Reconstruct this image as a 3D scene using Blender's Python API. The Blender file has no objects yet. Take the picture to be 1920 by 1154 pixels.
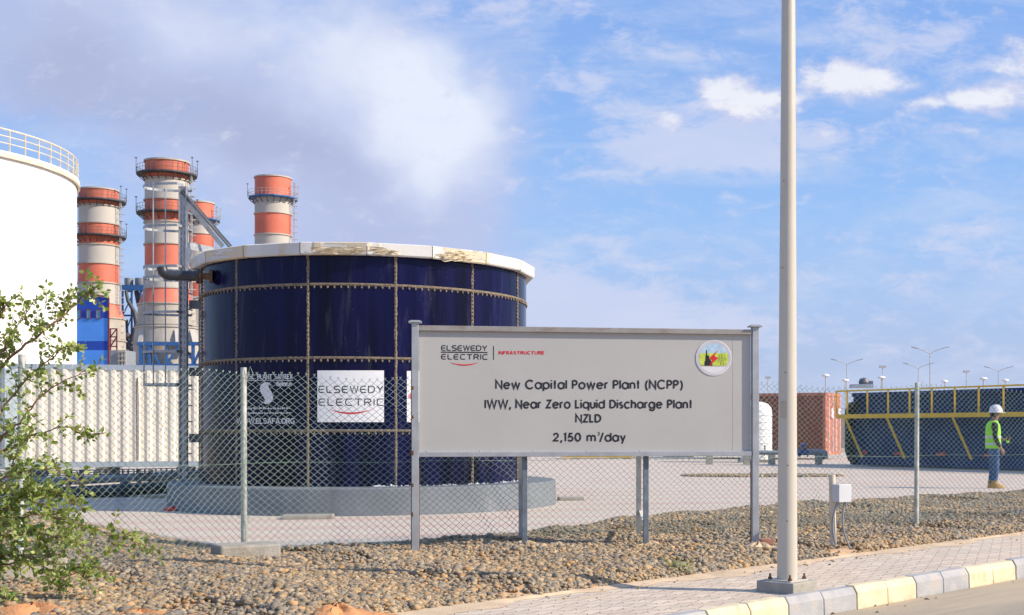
import bpy, bmesh, math, random
import numpy as np
from mathutils import Vector, Matrix
R = math.radians
random.seed(7); rng = np.random.default_rng(7)
scene = bpy.context.scene
COL = scene.collection

# ------------------------------------------------------------------ camera
F, PX, HZ, H = 2400.0, 1200.0, 808.0, 1.28      # focal length in pixels, principal column, horizon row, eye height
cam_d = bpy.data.cameras.new('camera'); cam = bpy.data.objects.new('camera', cam_d); COL.objects.link(cam)
cam.location = (0, 0, H); cam.rotation_euler = (R(90), 0, 0)
cam_d.sensor_width = 36; cam_d.lens = F / 1920 * 36
cam_d.shift_x = -(PX - 960) / 1920; cam_d.shift_y = (HZ - 577) / 1920
cam_d.clip_start = 0.05; cam_d.clip_end = 6000
scene.camera = cam

# ------------------------------------------------------------------ light
SUN_EL, SUN_AZ = R(33), R(12)                    # azimuth: from +X towards the camera
S = Vector((math.cos(SUN_EL) * math.cos(SUN_AZ), -math.cos(SUN_EL) * math.sin(SUN_AZ), math.sin(SUN_EL)))
sl = bpy.data.lights.new('sun', 'SUN'); sl.energy = 5.0; sl.angle = R(0.6); sl.color = (1.0, 0.87, 0.70)
so = bpy.data.objects.new('sun', sl); COL.objects.link(so)
so.rotation_euler = S.to_track_quat('Z', 'Y').to_euler(); so.location = (60, -10, 60)
scene.view_settings.view_transform = 'Standard'; scene.view_settings.look = 'None'
scene.view_settings.exposure = 0.27; scene.view_settings.gamma = 1

def lin(r, g, b):
    f = lambda c: c / 12.92 if c <= 0.04045 else ((c + 0.055) / 1.055) ** 2.4
    return (f(r / 255), f(g / 255), f(b / 255), 1)

world = bpy.data.worlds.new('World'); scene.world = world; world.use_nodes = True
nt = world.node_tree; nt.nodes.clear()
class NT:
    """small helper to chain shader nodes"""
    def __init__(s, t): s.t = t
    def n(s, kind, **kw):
        x = s.t.nodes.new(kind)
        for k, v in kw.items(): setattr(x, k, v)
        return x
    def put(s, sock, v):
        if isinstance(v, bpy.types.NodeSocket): s.t.links.new(v, sock)
        else: sock.default_value = v
    def m(s, op, a, b=None, c=None, clamp=False):
        x = s.n('ShaderNodeMath', operation=op, use_clamp=clamp)
        for i, v in enumerate((a, b, c)):
            if v is not None: s.put(x.inputs[i], v)
        return x.outputs[0]
    def v(s, op, a, b=None):
        x = s.n('ShaderNodeVectorMath', operation=op)
        s.put(x.inputs[0], a)
        if b is not None: s.put(x.inputs[3 if op == 'SCALE' else 1], b)
        return x.outputs['Value'] if op in ('LENGTH', 'DOT_PRODUCT') else x.outputs[0]
    def noise(s, vec, scale, detail=4, rough=0.55, dist=0.0):
        x = s.n('ShaderNodeTexNoise'); s.put(x.inputs['Vector'], vec)
        x.inputs['Scale'].default_value = scale; x.inputs['Detail'].default_value = detail
        x.inputs['Roughness'].default_value = rough; x.inputs['Distortion'].default_value = dist
        return x.outputs['Fac']
    def mapping(s, vec, loc=(0,0,0), rot=(0,0,0), scale=(1,1,1), kind='POINT'):
        x = s.n('ShaderNodeMapping', vector_type=kind); s.put(x.inputs['Vector'], vec)
        x.inputs['Location'].default_value = loc; x.inputs['Rotation'].default_value = rot; x.inputs['Scale'].default_value = scale
        return x.outputs[0]
    def ramp(s, v, a, b, smooth=True, lo=0.0, hi=1.0):
        x = s.n('ShaderNodeMapRange', interpolation_type='SMOOTHSTEP' if smooth else 'LINEAR')
        s.put(x.inputs[0], v)
        for i, q in enumerate((a, b, lo, hi)): s.put(x.inputs[i + 1], q)
        return x.outputs[0]
    def mix(s, f, a, b, blend='MIX'):
        x = s.n('ShaderNodeMix', data_type='RGBA', blend_type=blend)
        s.put(x.inputs[0], f); s.put(x.inputs[6], a); s.put(x.inputs[7], b)
        return x.outputs[2]
w = NT(nt)
sky = w.n('ShaderNodeTexSky', sky_type='NISHITA'); sky.sun_disc = False
sky.sun_elevation = SUN_EL; sky.sun_rotation = R(90) + SUN_AZ
sky.air_density = 1.0; sky.dust_density = 1.2; sky.ozone_density = 1.6
tc = w.n('ShaderNodeTexCoord').outputs['Generated']
sp = w.n('ShaderNodeSeparateXYZ'); w.put(sp.inputs[0], tc)
ay = w.m('MAXIMUM', w.m('ABSOLUTE', sp.outputs[1]), 0.06)
U = w.m('MULTIPLY_ADD', w.m('DIVIDE', sp.outputs[0], ay), 2.4, 1.2)
V = w.m('MULTIPLY_ADD', w.m('DIVIDE', sp.outputs[2], ay), -2.4, 0.808)
cb = w.n('ShaderNodeCombineXYZ'); w.put(cb.inputs[0], U); w.put(cb.inputs[1], V); uv = cb.outputs[0]
wn = w.n('ShaderNodeTexNoise'); w.put(wn.inputs['Vector'], uv); wn.inputs['Scale'].default_value = 5; wn.inputs['Detail'].default_value = 3
warp = w.v('SCALE', w.v('SUBTRACT', wn.outputs['Color'], (0.5, 0.5, 0.5)), 0.16)
uvw = w.v('ADD', uv, warp)
def blobs(lst, vec, k=1.0):
    tot = None
    for cx, cy, rx, ry, rot, amp in lst:
        q = w.mapping(vec, (cx / 1000, cy / 1000, 0), (0, 0, R(rot)), (rx * k / 1000, ry * k / 1000, 1e3), 'TEXTURE')
        g = w.ramp(w.v('LENGTH', q), 1.0, 0.0, True, 0.0, amp)
        tot = g if tot is None else w.m('ADD', tot, g)
    return tot
# one broad soft bank of stratus, thicker on the left
big = blobs([(330, 120, 760, 340, 8, 1.0), (120, 40, 500, 260, 0, .5), (640, 340, 420, 260, 25, .8), (760, 420, 330, 260, 40, .6),
             (820, 220, 240, 300, 0, .55), (800, 130, 420, 260, 10, .4), (880, 330, 260, 200, 30, .3), (420, 390, 480, 190, 0, .62), (740, 470, 330, 170, 0, .5)], uvw)
soft = w.noise(w.mapping(uvw, scale=(1, 1.7, 1), rot=(0, 0, R(-25))), 4.2, 8, .56)
mA = w.ramp(w.m('ADD', big, w.m('MULTIPLY', w.m('SUBTRACT', soft, .5), 1.3)), -.10, 1.15)
bright = w.ramp(w.m('ADD', blobs([(815, 225, 170, 260, 0, .95), (760, 110, 420, 220, 15, .42), (420, 50, 420, 130, 12, .40), (640, 180, 300, 150, 20, .22), (860, 350, 200, 160, 30, .22)], uvw), w.m('MULTIPLY', w.m('SUBTRACT', soft, .5), .9)), 0.0, 1.1)
grey = w.ramp(blobs([(230, 190, 430, 150, 6, .9), (560, 270, 330, 120, 14, .9), (90, 60, 260, 180, 0, .6), (700, 430, 330, 140, 10, .5)], uvw), 0.0, 1.2)
colA = w.mix(w.m('MULTIPLY', grey, .85), lin(188, 200, 236), lin(172, 181, 216))
colA = w.mix(bright, colA, lin(230, 237, 253))
# broken cumulus and wisps on the right
cum = [(1385, 190, 95, 46, 0, .95), (1360, 178, 55, 34, 0, .55), (1440, 205, 70, 40, 0, .5), (1590, 140, 95, 40, 0, 1.0), (1650, 158, 110, 24, 4, .7), (1540, 160, 60, 26, 0, .6),
       (1880, 182, 120, 36, -4, .9), (1905, 112, 55, 48, 0, .75), (1800, 195, 60, 22, 0, .5), (1720, 202, 50, 17, 0, .62), (1590, 255, 60, 22, 0, .6), (1800, 248, 56, 16, 0, .55), (1258, 235, 34, 26, 0, .6), (1560, 190, 70, 18, 0, .4)]
thin = [(1290, 265, 230, 85, 0, .9), (1210, 285, 110, 60, 0, .7), (1430, 290, 190, 60, 0, .9), (1390, 220, 120, 60, 0, .6), (1600, 250, 230, 40, 0, .45), (1285, 105, 120, 44, 12, .7), (1700, 72, 240, 90, 8, .85), (1110, 180, 150, 40, 22, .6), (1150, 100, 60, 90, 40, .4),
        (1070, 330, 140, 34, -4, .5), (1820, 428, 120, 22, -8, .75), (1130, 452, 100, 20, 0, .6), (1150, 590, 340, 95, 5, .85), (1040, 560, 220, 80, 8, .9), (960, 10, 260, 46, -6, .8), (1150, 482, 210, 34, 4, .5),
        (1330, 600, 260, 40, 4, .5), (1850, 470, 240, 80, -8, .5), (1500, 520, 400, 60, 0, .35), (1650, 640, 500, 70, 0, .4)]
fine = w.noise(w.mapping(uv, scale=(1, 1.5, 1)), 17, 10, .60, .15)
midn = w.noise(w.mapping(uv, scale=(1, 2.2, 1), rot=(0, 0, R(-10))), 11, 10, .66, .35)
uvs = w.v('ADD', uv, w.v('SCALE', warp, .30))
cf = w.m('ADD', blobs(cum, uvs, 1.45), w.m('MULTIPLY', w.m('SUBTRACT', fine, .5), 2.2))
tf = w.m('ADD', blobs(thin, uvs, 1.25), w.m('MULTIPLY', w.m('SUBTRACT', midn, .5), 3.4))
mB = w.m('MULTIPLY', w.ramp(cf, .06, .88), .84)
mT = w.m('MULTIPLY', w.ramp(tf, .10, 1.15), .66)
colB = w.mix(w.ramp(w.m('ADD', cf, w.m('MULTIPLY', w.m('SUBTRACT', midn, .5), 2.6)), .25, 1.25), lin(207, 211, 238), lin(247, 247, 251))
# thin veil of high wisps everywhere
ve = w.noise(w.mapping(uv, scale=(1, 3.2, 1), rot=(0, 0, R(-14))), 4.2, 9, .62, .5)
mC = w.m('MULTIPLY', w.ramp(ve, .42, .75), .5)
# pale air low over the horizon
hz = w.ramp(V, .36, .82, True, 0, .88)
bg1 = w.n('ShaderNodeBackground'); bg1.inputs[1].default_value = 0.14
skyc = w.mix(1.0, sky.outputs[0], (0.98, 0.98, 1.04, 1), 'MULTIPLY')
w.put(bg1.inputs[0], skyc)
SKY_CLOUD = 0.84
def bgc(c, st=1.0):
    b = w.n('ShaderNodeBackground'); w.put(b.inputs[0], c); b.inputs[1].default_value = st; return b.outputs[0]
def mixs(f, a, b):
    x = w.n('ShaderNodeMixShader'); w.put(x.inputs[0], f); w.t.links.new(a, x.inputs[1]); w.t.links.new(b, x.inputs[2]); return x.outputs[0]
sh = mixs(w.ramp(V, -.3, .62, False, .72, .92), bg1.outputs[0], bgc(w.mix(w.ramp(V, .0, .5), lin(134, 178, 245), lin(156, 196, 248)), SKY_CLOUD))
sh = mixs(hz, sh, bgc(lin(188, 199, 226), SKY_CLOUD))
sh = mixs(mC, sh, bgc(lin(205, 217, 242), SKY_CLOUD))
sh = mixs(mA, sh, bgc(colA, SKY_CLOUD))
sh = mixs(mT, sh, bgc(lin(213, 218, 242), SKY_CLOUD))
sh = mixs(mB, sh, bgc(colB, SKY_CLOUD))
out = w.n('ShaderNodeOutputWorld'); w.t.links.new(sh, out.inputs[0])

# ------------------------------------------------------------------ materials
def mat(name, base, rough=.6, metal=0.0, var=.14, scale=4.0, bump=0.0, bscale=60.0, dirt=None, damt=.5, dscale=3.0, dthr=(.5, .75), stretch=(1, 1, 1), spec=.5, coat=0.0, attr=None, wave=None):
    m = bpy.data.materials.new(name); m.use_nodes = True; t = m.node_tree; g = NT(t)
    p = t.nodes['Principled BSDF']; co = g.n('ShaderNodeTexCoord').outputs['Object']
    base = tuple(base[:3]) + (1,)
    n1 = g.noise(co, scale, 6, .6)
    lo = tuple(c * (1 - var) for c in base[:3]) + (1,); hi = tuple(min(1, c * (1 + var)) for c in base[:3]) + (1,)
    c = g.mix(g.ramp(n1, .3, .7), lo, hi)
    if attr:
        a = g.n('ShaderNodeAttribute', attribute_name=attr)
        c = g.mix(1.0, c, a.outputs['Color'], 'MULTIPLY')
    if dirt:
        n2 = g.noise(g.mapping(co, scale=stretch), dscale, 8, .65)
        c = g.mix(g.ramp(n2, dthr[0], dthr[1], True, 0, damt), c, tuple(dirt[:3]) + (1,))
    g.put(p.inputs['Base Color'], c)
    g.put(p.inputs['Roughness'], g.ramp(g.noise(co, scale * 2.3, 5), .2, .8, False, max(.02, rough * .85), min(1, rough * 1.15)))
    p.inputs['Metallic'].default_value = metal; p.inputs['Specular IOR Level'].default_value = spec
    p.inputs['Coat Weight'].default_value = coat
    if bump:
        b = g.n('ShaderNodeBump'); b.inputs['Strength'].default_value = bump; b.inputs['Distance'].default_value = .02
        g.put(b.inputs['Height'], g.noise(co, bscale, 6)); g.put(p.inputs['Normal'], b.outputs[0])
    return m

RUST = lin(105, 62, 35)
M = {}
M['white_paint'] = mat('white tank paint', (.80, .79, .77), .55, var=.03, scale=.3, dirt=(.62, .58, .50), damt=.22, dscale=.5, stretch=(1, 1, .12), dthr=(.5, .8))
M['cream_rail'] = mat('cream rail paint', (.62, .57, .45), .6)
M['stack_red'] = mat('red stack paint', (.60, .155, .095), .65, var=.12, scale=.25, dirt=(.62, .27, .19), damt=.5, dscale=.5, stretch=(1, 1, .15))
M['stack_red_stained'] = mat('sooty red stack paint', (.58, .15, .085), .7, var=.15, scale=.3, dirt=(.22, .09, .06), damt=.75, dscale=1.1, stretch=(1, 1, .04), dthr=(.42, .68))
M['stack_white'] = mat('grey white stack paint', (.45, .43, .39), .7, var=.05, scale=.2, dirt=(.42, .40, .36), damt=.5, dscale=.35, stretch=(1, 1, .2))
M['stack_base'] = mat('weathered stack casing', (.40, .37, .32), .7, var=.12, scale=.4, dirt=(.26, .23, .20), damt=.6, dscale=.6, stretch=(1, 1, .3))
M['dark_steel'] = mat('dark platform steel', (.07, .075, .09), .6, .3)
M['blue_steel'] = mat('blue painted steel', (.03, .13, .36), .55)
M['clad_dark'] = mat('royal blue cladding', (.032, .115, .56), .5, var=.08, scale=.6)
M['clad_light'] = mat('light blue cladding', (.13, .42, .92), .5, var=.06, scale=.6)
M['maroon'] = mat('maroon trim', (.16, .03, .045), .6)
M['window_glass'] = mat('bluish window glass', (.13, .32, .46), .2)
M['container_cream'] = mat('cream container paint', (.78, .72, .61), .55, var=.05, scale=1.2, dirt=(.45, .36, .25), damt=.35, dscale=2, stretch=(1.5, 1.5, .15), dthr=(.55, .8))
M['container_cap'] = mat('grey blue container rail', (.30, .36, .43), .5, var=.1)
M['galv'] = mat('galvanised steel', (.36, .38, .40), .45, .45, var=.16, scale=9, dirt=(.22, .22, .22), damt=.4, dscale=14)
M['galv_dark'] = mat('dull galvanised steel', (.15, .16, .175), .55, .3, var=.2, scale=8)
M['black_pipe'] = mat('dark grey plastic pipe', (.035, .04, .05), .4, var=.2, scale=6, dirt=(.2, .18, .15), damt=.3)
M['grey_pipe'] = mat('grey pipe paint', (.22, .25, .28), .45, var=.12, dirt=(.35, .31, .25), damt=.4, dscale=5)
M['sealant'] = mat('brown seam sealant', (.21, .17, .12), .85, var=.3, scale=22, dirt=(.10, .06, .035), damt=.7, dscale=16, bump=.5)
M['rust_flange'] = mat('rusty flange', (.15, .085, .045), .85, var=.35, scale=18)
M['plinth'] = mat('grey bitumen painted concrete', (.165, .185, .21), .7, var=.10, scale=2.2, bump=.15, bscale=30, dirt=(.40, .42, .43), damt=.4, dscale=1.3, stretch=(1, 1, .4), dthr=(.5, .8))
M['white_film'] = mat('white banner sheet', (.78, .79, .80), .45, var=.03)
M['decal_white'] = mat('white decal print', (.72, .73, .74), .5, var=.03)
M['ink_black'] = mat('black lettering vinyl', (.012, .013, .018), .45, var=.1)
M['ink_red'] = mat('red lettering vinyl', (.62, .02, .025), .45, var=.05)
M['sign_face'] = mat('pale grey sign sheet', (.45, .445, .425), .45, var=.03, scale=1.3, dirt=(.38, .36, .33), damt=.25, dscale=1.1, stretch=(1, 1, .3), dthr=(.5, .85))
M['sign_steel'] = mat('silver painted steel', (.40, .42, .44), .42, .35, var=.10, scale=7, dirt=RUST, damt=.9, dscale=4.0, dthr=(.68, .76))
M['rail_rusty'] = mat('silver steel with brown stain', (.33, .31, .29), .5, .25, var=.12, scale=6, dirt=(.22, .15, .10), damt=.8, dscale=3, stretch=(1, 1, 3), dthr=(.5, .72))
M['rust'] = mat('rust', RUST, .9, var=.4, scale=30)
M['leg_blue'] = mat('blue grey galvanised channel', (.17, .21, .25), .5, .25, var=.2, scale=12, dirt=(.10, .10, .10), damt=.4, dscale=20)
M['pole_paint'] = mat('cream lamp pole paint', (.52, .485, .41), .45, var=.035, scale=2, dirt=(.42, .37, .28), damt=.45, dscale=2.5, stretch=(1, 1, .12), dthr=(.52, .8))
M['concrete'] = mat('rough concrete', (.34, .32, .28), .9, var=.15, scale=6, bump=.5, bscale=45, dirt=(.22, .17, .11), damt=.6, dscale=4)
M['kerb_yellow'] = mat('faded yellow kerb paint', (.68, .58, .38), .8, var=.12, scale=6, bump=.3, bscale=50, dirt=(.42, .36, .26), damt=.7, dscale=7, dthr=(.5, .72))
M['kerb_grey'] = mat('worn grey kerb paint', (.38, .38, .385), .85, var=.12, scale=6, bump=.3, bscale=50, dirt=(.42, .34, .23), damt=.6, dscale=6, dthr=(.48, .72))
M['wire'] = mat('green grey coated wire', (.31, .42, .34), .5, .2, var=.2, scale=3)
M['fence_post'] = mat('pale galvanised fence tube', (.50, .51, .47), .6, .2, var=.18, scale=8, dirt=(.34, .33, .26), damt=.6, dscale=12, stretch=(1, 1, .4))
M['box_grey'] = mat('light grey enclosure', (.52, .54, .57), .5, var=.04)
M['post_cream'] = mat('rusted cream tube', (.58, .52, .41), .6, var=.1, dirt=RUST, damt=.8, dscale=9, dthr=(.62, .72))
M['red_cont_shaded'] = mat('faded red container paint in shade tone', (.21, .070, .042), .6, var=.14, scale=.9, dirt=(.42, .30, .22), damt=.55, dscale=2.2, dthr=(.62, .76))  # container red with the long side's shade put into the colour
M['red_cont_sunlit'] = mat('red container paint in sunlit tone', (.46, .17, .11), .65, var=.16, scale=1.4, dirt=(.55, .46, .40), damt=.7, dscale=2.2, dthr=(.56, .70))  # the same red, made brighter to paint sunlight on the door end
M['navy_box'] = mat('navy container paint', (.030, .055, .15), .75, var=.2, scale=.6, spec=.15)
M['navy_dark'] = mat('black rubber edge', (.012, .016, .022), .6)
M['yellow_steel'] = mat('yellow safety paint', (.68, .43, .02), .5, var=.08)
M['latch_red'] = mat('red latch', (.40, .04, .05), .5)
M['plastic_white'] = mat('white plastic tank', (.80, .80, .79), .4, var=.03)
M['valve_blue'] = mat('blue valve casting', (.04, .10, .26), .5)
M['brick_red'] = mat('pale red brick', (.40, .19, .13), .9, var=.2, scale=14, bump=.4)
M['lamp_grey'] = mat('far lamp mast paint', (.46, .47, .49), .6)
M['lamp_white'] = mat('white lamp shade', (.85, .85, .85), .4)
M['bark'] = mat('young brown bark', (.22, .13, .075), .85, var=.3, scale=30, bump=.4)
M['hiviz'] = mat('lime safety fabric', (.30, .78, .03), .75, var=.06, scale=8, bump=.2, bscale=25)
M['reflector'] = mat('silver reflective tape', (.50, .52, .52), .35)
M['black_cloth'] = mat('black knit cloth', (.012, .012, .014), .9, var=.3, scale=12)
M['jeans'] = mat('blue denim', (.032, .085, .20), .9, var=.3, scale=9, dirt=(.16, .25, .40), damt=.5, dscale=6)
M['boot'] = mat('tan work boot leather', (.42, .27, .09), .8, var=.15, scale=14)
M['helmet'] = mat('white helmet shell', (.74, .75, .76), .3, var=.02)
M['skin'] = mat('tanned skin', (.36, .19, .12), .6, var=.1)
M['hair'] = mat('dark hair', (.015, .012, .01), .8)
M['radio'] = mat('dark plastic', (.02, .03, .025), .5)
M['sand_orange'] = mat('orange sand', (.56, .27, .115), .95, var=.15, scale=5, bump=.6, bscale=40)
M['sand_pale'] = mat('pale blown sand', (.58, .44, .29), .95, var=.12, scale=4, bump=.4, bscale=70)

# ------------------------------------------------------------------ mesh helper
class MB:
    def __init__(s): s.v = []; s.f = []; s.mi = []; s.k = 0
    def quadmesh(s, verts, faces):
        o = len(s.v); s.v += [tuple(p) for p in verts]; s.f += [tuple(i + o for i in f) for f in faces]; s.mi += [s.k] * len(faces)
    def box(s, c, size, rot=None):
        hx, hy, hz_ = size[0] / 2, size[1] / 2, size[2] / 2
        vs = [Vector((x * hx, y * hy, z * hz_)) for x in (-1, 1) for y in (-1, 1) for z in (-1, 1)]
        if rot is not None:
            mtx = Matrix.Rotation(rot, 3, 'Z') if not isinstance(rot, Matrix) else rot
            vs = [mtx @ p for p in vs]
        c = Vector(c)
        s.quadmesh([p + c for p in vs], [(0, 1, 3, 2), (4, 6, 7, 5), (0, 4, 5, 1), (2, 3, 7, 6), (0, 2, 6, 4), (1, 5, 7, 3)])
    def bar(s, a, b, wx, wy, up=(0, 0, 1)):
        """rectangular bar from a to b"""
        a, b = Vector(a), Vector(b); d = (b - a); L = d.length; d.normalize(); up = Vector(up)
        if abs(d.dot(up)) > .98: up = Vector((0, 1, 0))
        x = d.cross(up).normalized(); y = x.cross(d)
        s.box((a + b) / 2, (wx, wy, L), Matrix((x, y, d)).transposed())
    def tube(s, pts, r, n=8, cap=True, closed=False):
        pts = [Vector(p) for p in pts]; rs = r if isinstance(r, (list, tuple)) else [r] * len(pts)
        o = len(s.v); N = len(pts); prev = None
        for i, p in enumerate(pts):
            if closed: d = pts[(i + 1) % N] - pts[i - 1]
            else: d = pts[min(i + 1, N - 1)] - pts[max(i - 1, 0)]
            if d.length < 1e-9: d = Vector((0, 0, 1))
            d.normalize()
            if prev is None:
                a = Vector((0, 0, 1)) if abs(d.z) < .9 else Vector((1, 0, 0)); x = d.cross(a).normalized()
            else:
                x = (prev - d * prev.dot(d))
                x = x.normalized() if x.length > 1e-6 else d.orthogonal().normalized()
            prev = x; y = d.cross(x)
            for j in range(n):
                t = 2 * math.pi * j / n; s.v.append(tuple(p + (x * math.cos(t) + y * math.sin(t)) * rs[i]))
        fs = []
        for i in range(N if closed else N - 1):
            for j in range(n):
                a, b = i * n + j, i * n + (j + 1) % n; c_, d_ = ((i + 1) % N) * n + (j + 1) % n, ((i + 1) % N) * n + j
                fs.append((o + a, o + b, o + c_, o + d_))
        if cap and not closed:
            fs.append(tuple(o + j for j in range(n))[::-1]); fs.append(tuple(o + (N - 1) * n + j for j in range(n)))
        s.f += fs; s.mi += [s.k] * len(fs)
    def lathe(s, c, prof, n=48, a0=0, a1=2 * math.pi, mats=None, capt=False, capb=False):
        """profile of (radius, z) swept about the vertical through c"""
        full = abs(a1 - a0 - 2 * math.pi) < 1e-6; cols = n if full else n + 1; o = len(s.v); c = Vector(c)
        for r, z in prof:
            for j in range(cols):
                t = a0 + (a1 - a0) * j / n; s.v.append((c.x + r * math.cos(t), c.y + r * math.sin(t), c.z + z))
        for i in range(len(prof) - 1):
            for j in range(n):
                j2 = (j + 1) % cols
                s.f.append((o + i * cols + j, o + i * cols + j2, o + (i + 1) * cols + j2, o + (i + 1) * cols + j))
                s.mi.append(mats[i] if mats else s.k)
        if capt: s.f.append(tuple(o + (len(prof) - 1) * cols + j for j in range(cols))); s.mi.append(mats[-1] if mats else s.k)
        if capb: s.f.append(tuple(o + j for j in range(cols))[::-1]); s.mi.append(mats[0] if mats else s.k)
    def ball(s, c, r, n=10, m=6):
        r = r if isinstance(r, (tuple, list)) else (r, r, r); o = len(s.v)
        for i in range(m + 1):
            a = -math.pi / 2 + math.pi * i / m
            for j in range(n):
                t = 2 * math.pi * j / n
                s.v.append((c[0] + r[0] * math.cos(a) * math.cos(t), c[1] + r[1] * math.cos(a) * math.sin(t), c[2] + r[2] * math.sin(a)))
        for i in range(m):
            for j in range(n):
                s.f.append((o + i * n + j, o + i * n + (j + 1) % n, o + (i + 1) * n + (j + 1) % n, o + (i + 1) * n + j)); s.mi.append(s.k)
    def prism(s, poly, off):
        """closed polygon of 3-D points pushed along off"""
        off = Vector(off); n = len(poly); a = [Vector(p) for p in poly]
        s.quadmesh(a + [p + off for p in a], [tuple(range(n))[::-1], tuple(range(n, 2 * n))] + [(i, (i + 1) % n, n + (i + 1) % n, n + i) for i in range(n)])
    def build(s, name, m, parent=None, smooth=False, bevel=0, angle=35):
        org = ORG.get(parent.name, Vector((0, 0, 0))) if parent else Vector((0, 0, 0))
        if parent is None and s.v:
            a = np.array(s.v); lo, hi = a.min(0), a.max(0); org = Vector(((lo[0] + hi[0]) / 2, (lo[1] + hi[1]) / 2, lo[2]))
        me = bpy.data.meshes.new(name)
        me.from_pydata((np.array(s.v) - np.array(org)).tolist(), [], s.f)
        for q in (m if isinstance(m, (list, tuple)) else [m]): me.materials.append(M[q] if isinstance(q, str) else q)
        if len(me.materials) > 1: me.polygons.foreach_set('material_index', s.mi)
        bm = bmesh.new(); bm.from_mesh(me); bmesh.ops.recalc_face_normals(bm, faces=bm.faces); bm.to_mesh(me); bm.free()
        if smooth:
            me.polygons.foreach_set('use_smooth', [True] * len(me.polygons)); me.set_sharp_from_angle(angle=R(angle))
        me.update()
        o = bpy.data.objects.new(name, me); COL.objects.link(o)
        if parent: o.parent = parent
        else: o.location = org
        ORG[o.name] = org
        if bevel:
            b = o.modifiers.new('bevel', 'BEVEL'); b.width = bevel; b.segments = 2; b.limit_method = 'ANGLE'
        return o
    def build_each(s, name, m, parent=None, **k):
        """one object per connected piece"""
        par = list(range(len(s.v)))
        def root(i):
            while par[i] != i: par[i] = par[par[i]]; i = par[i]
            return i
        for f in s.f:
            for q in f[1:]: par[root(q)] = root(f[0])
        grp = {}
        for f in s.f: grp.setdefault(root(f[0]), []).append(f)
        res = []
        for fs in grp.values():
            ids = sorted({i for f in fs for i in f}); mp = {i: j for j, i in enumerate(ids)}; q = MB()
            q.quadmesh([s.v[i] for i in ids], [tuple(mp[i] for i in f) for f in fs]); res.append(q.build(name, m, parent, **k))
        return res
ORG = {}
def tag(o, label=None, cat=None, group=None, kind=None):
    if label: o['label'] = label
    if cat: o['category'] = cat
    if group: o['group'] = group
    if kind: o['kind'] = kind
    return o
def thing(name, label, cat, loc, group=None):
    o = bpy.data.objects.new(name, None); COL.objects.link(o); o.location = loc; o.empty_display_size = .2
    ORG[o.name] = Vector(loc); return tag(o, label, cat, group)
def copy_thing(root, loc, label=None):
    c = root.copy(); COL.objects.link(c); c.location = loc; ORG[c.name] = Vector(loc)
    if label: c['label'] = label
    for ch in list(root.children):
        d = ch.copy(); COL.objects.link(d); d.parent = c
        for g in list(ch.children):
            e = g.copy(); COL.objects.link(e); e.parent = d
    return c
def struct(mb, name, m, **k): return tag(mb.build(name, m, **k), kind='structure')
def X_(px, Y): return (px - PX) / F * Y
def Z_(py, Y): return H - (py - HZ) / F * Y
def P(px, py, Y): return Vector((X_(px, Y), Y, Z_(py, Y)))
def G(px, py, z=0.0):
    Y = (H - z) * F / (py - HZ); return Vector((X_(px, Y), Y, z))

# ------------------------------------------------------------------ ground, yard, pavement, road
DV = Vector((.6727, .7399, 0)); NV = Vector((.7399, -.6727, 0))     # along the kerb; towards the road
KA = Vector((2.15, 11.04, 0)); KB = Vector((2.56, 13.76, 0))        # a point of the kerb front, a point of the pavement's back edge
Z_WALK, Z_ROAD = -.03, -.205
def kerb_pt(t, off=0.0, z=0.0): p = KA + DV * t + NV * off; return Vector((p.x, p.y, z))

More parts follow.
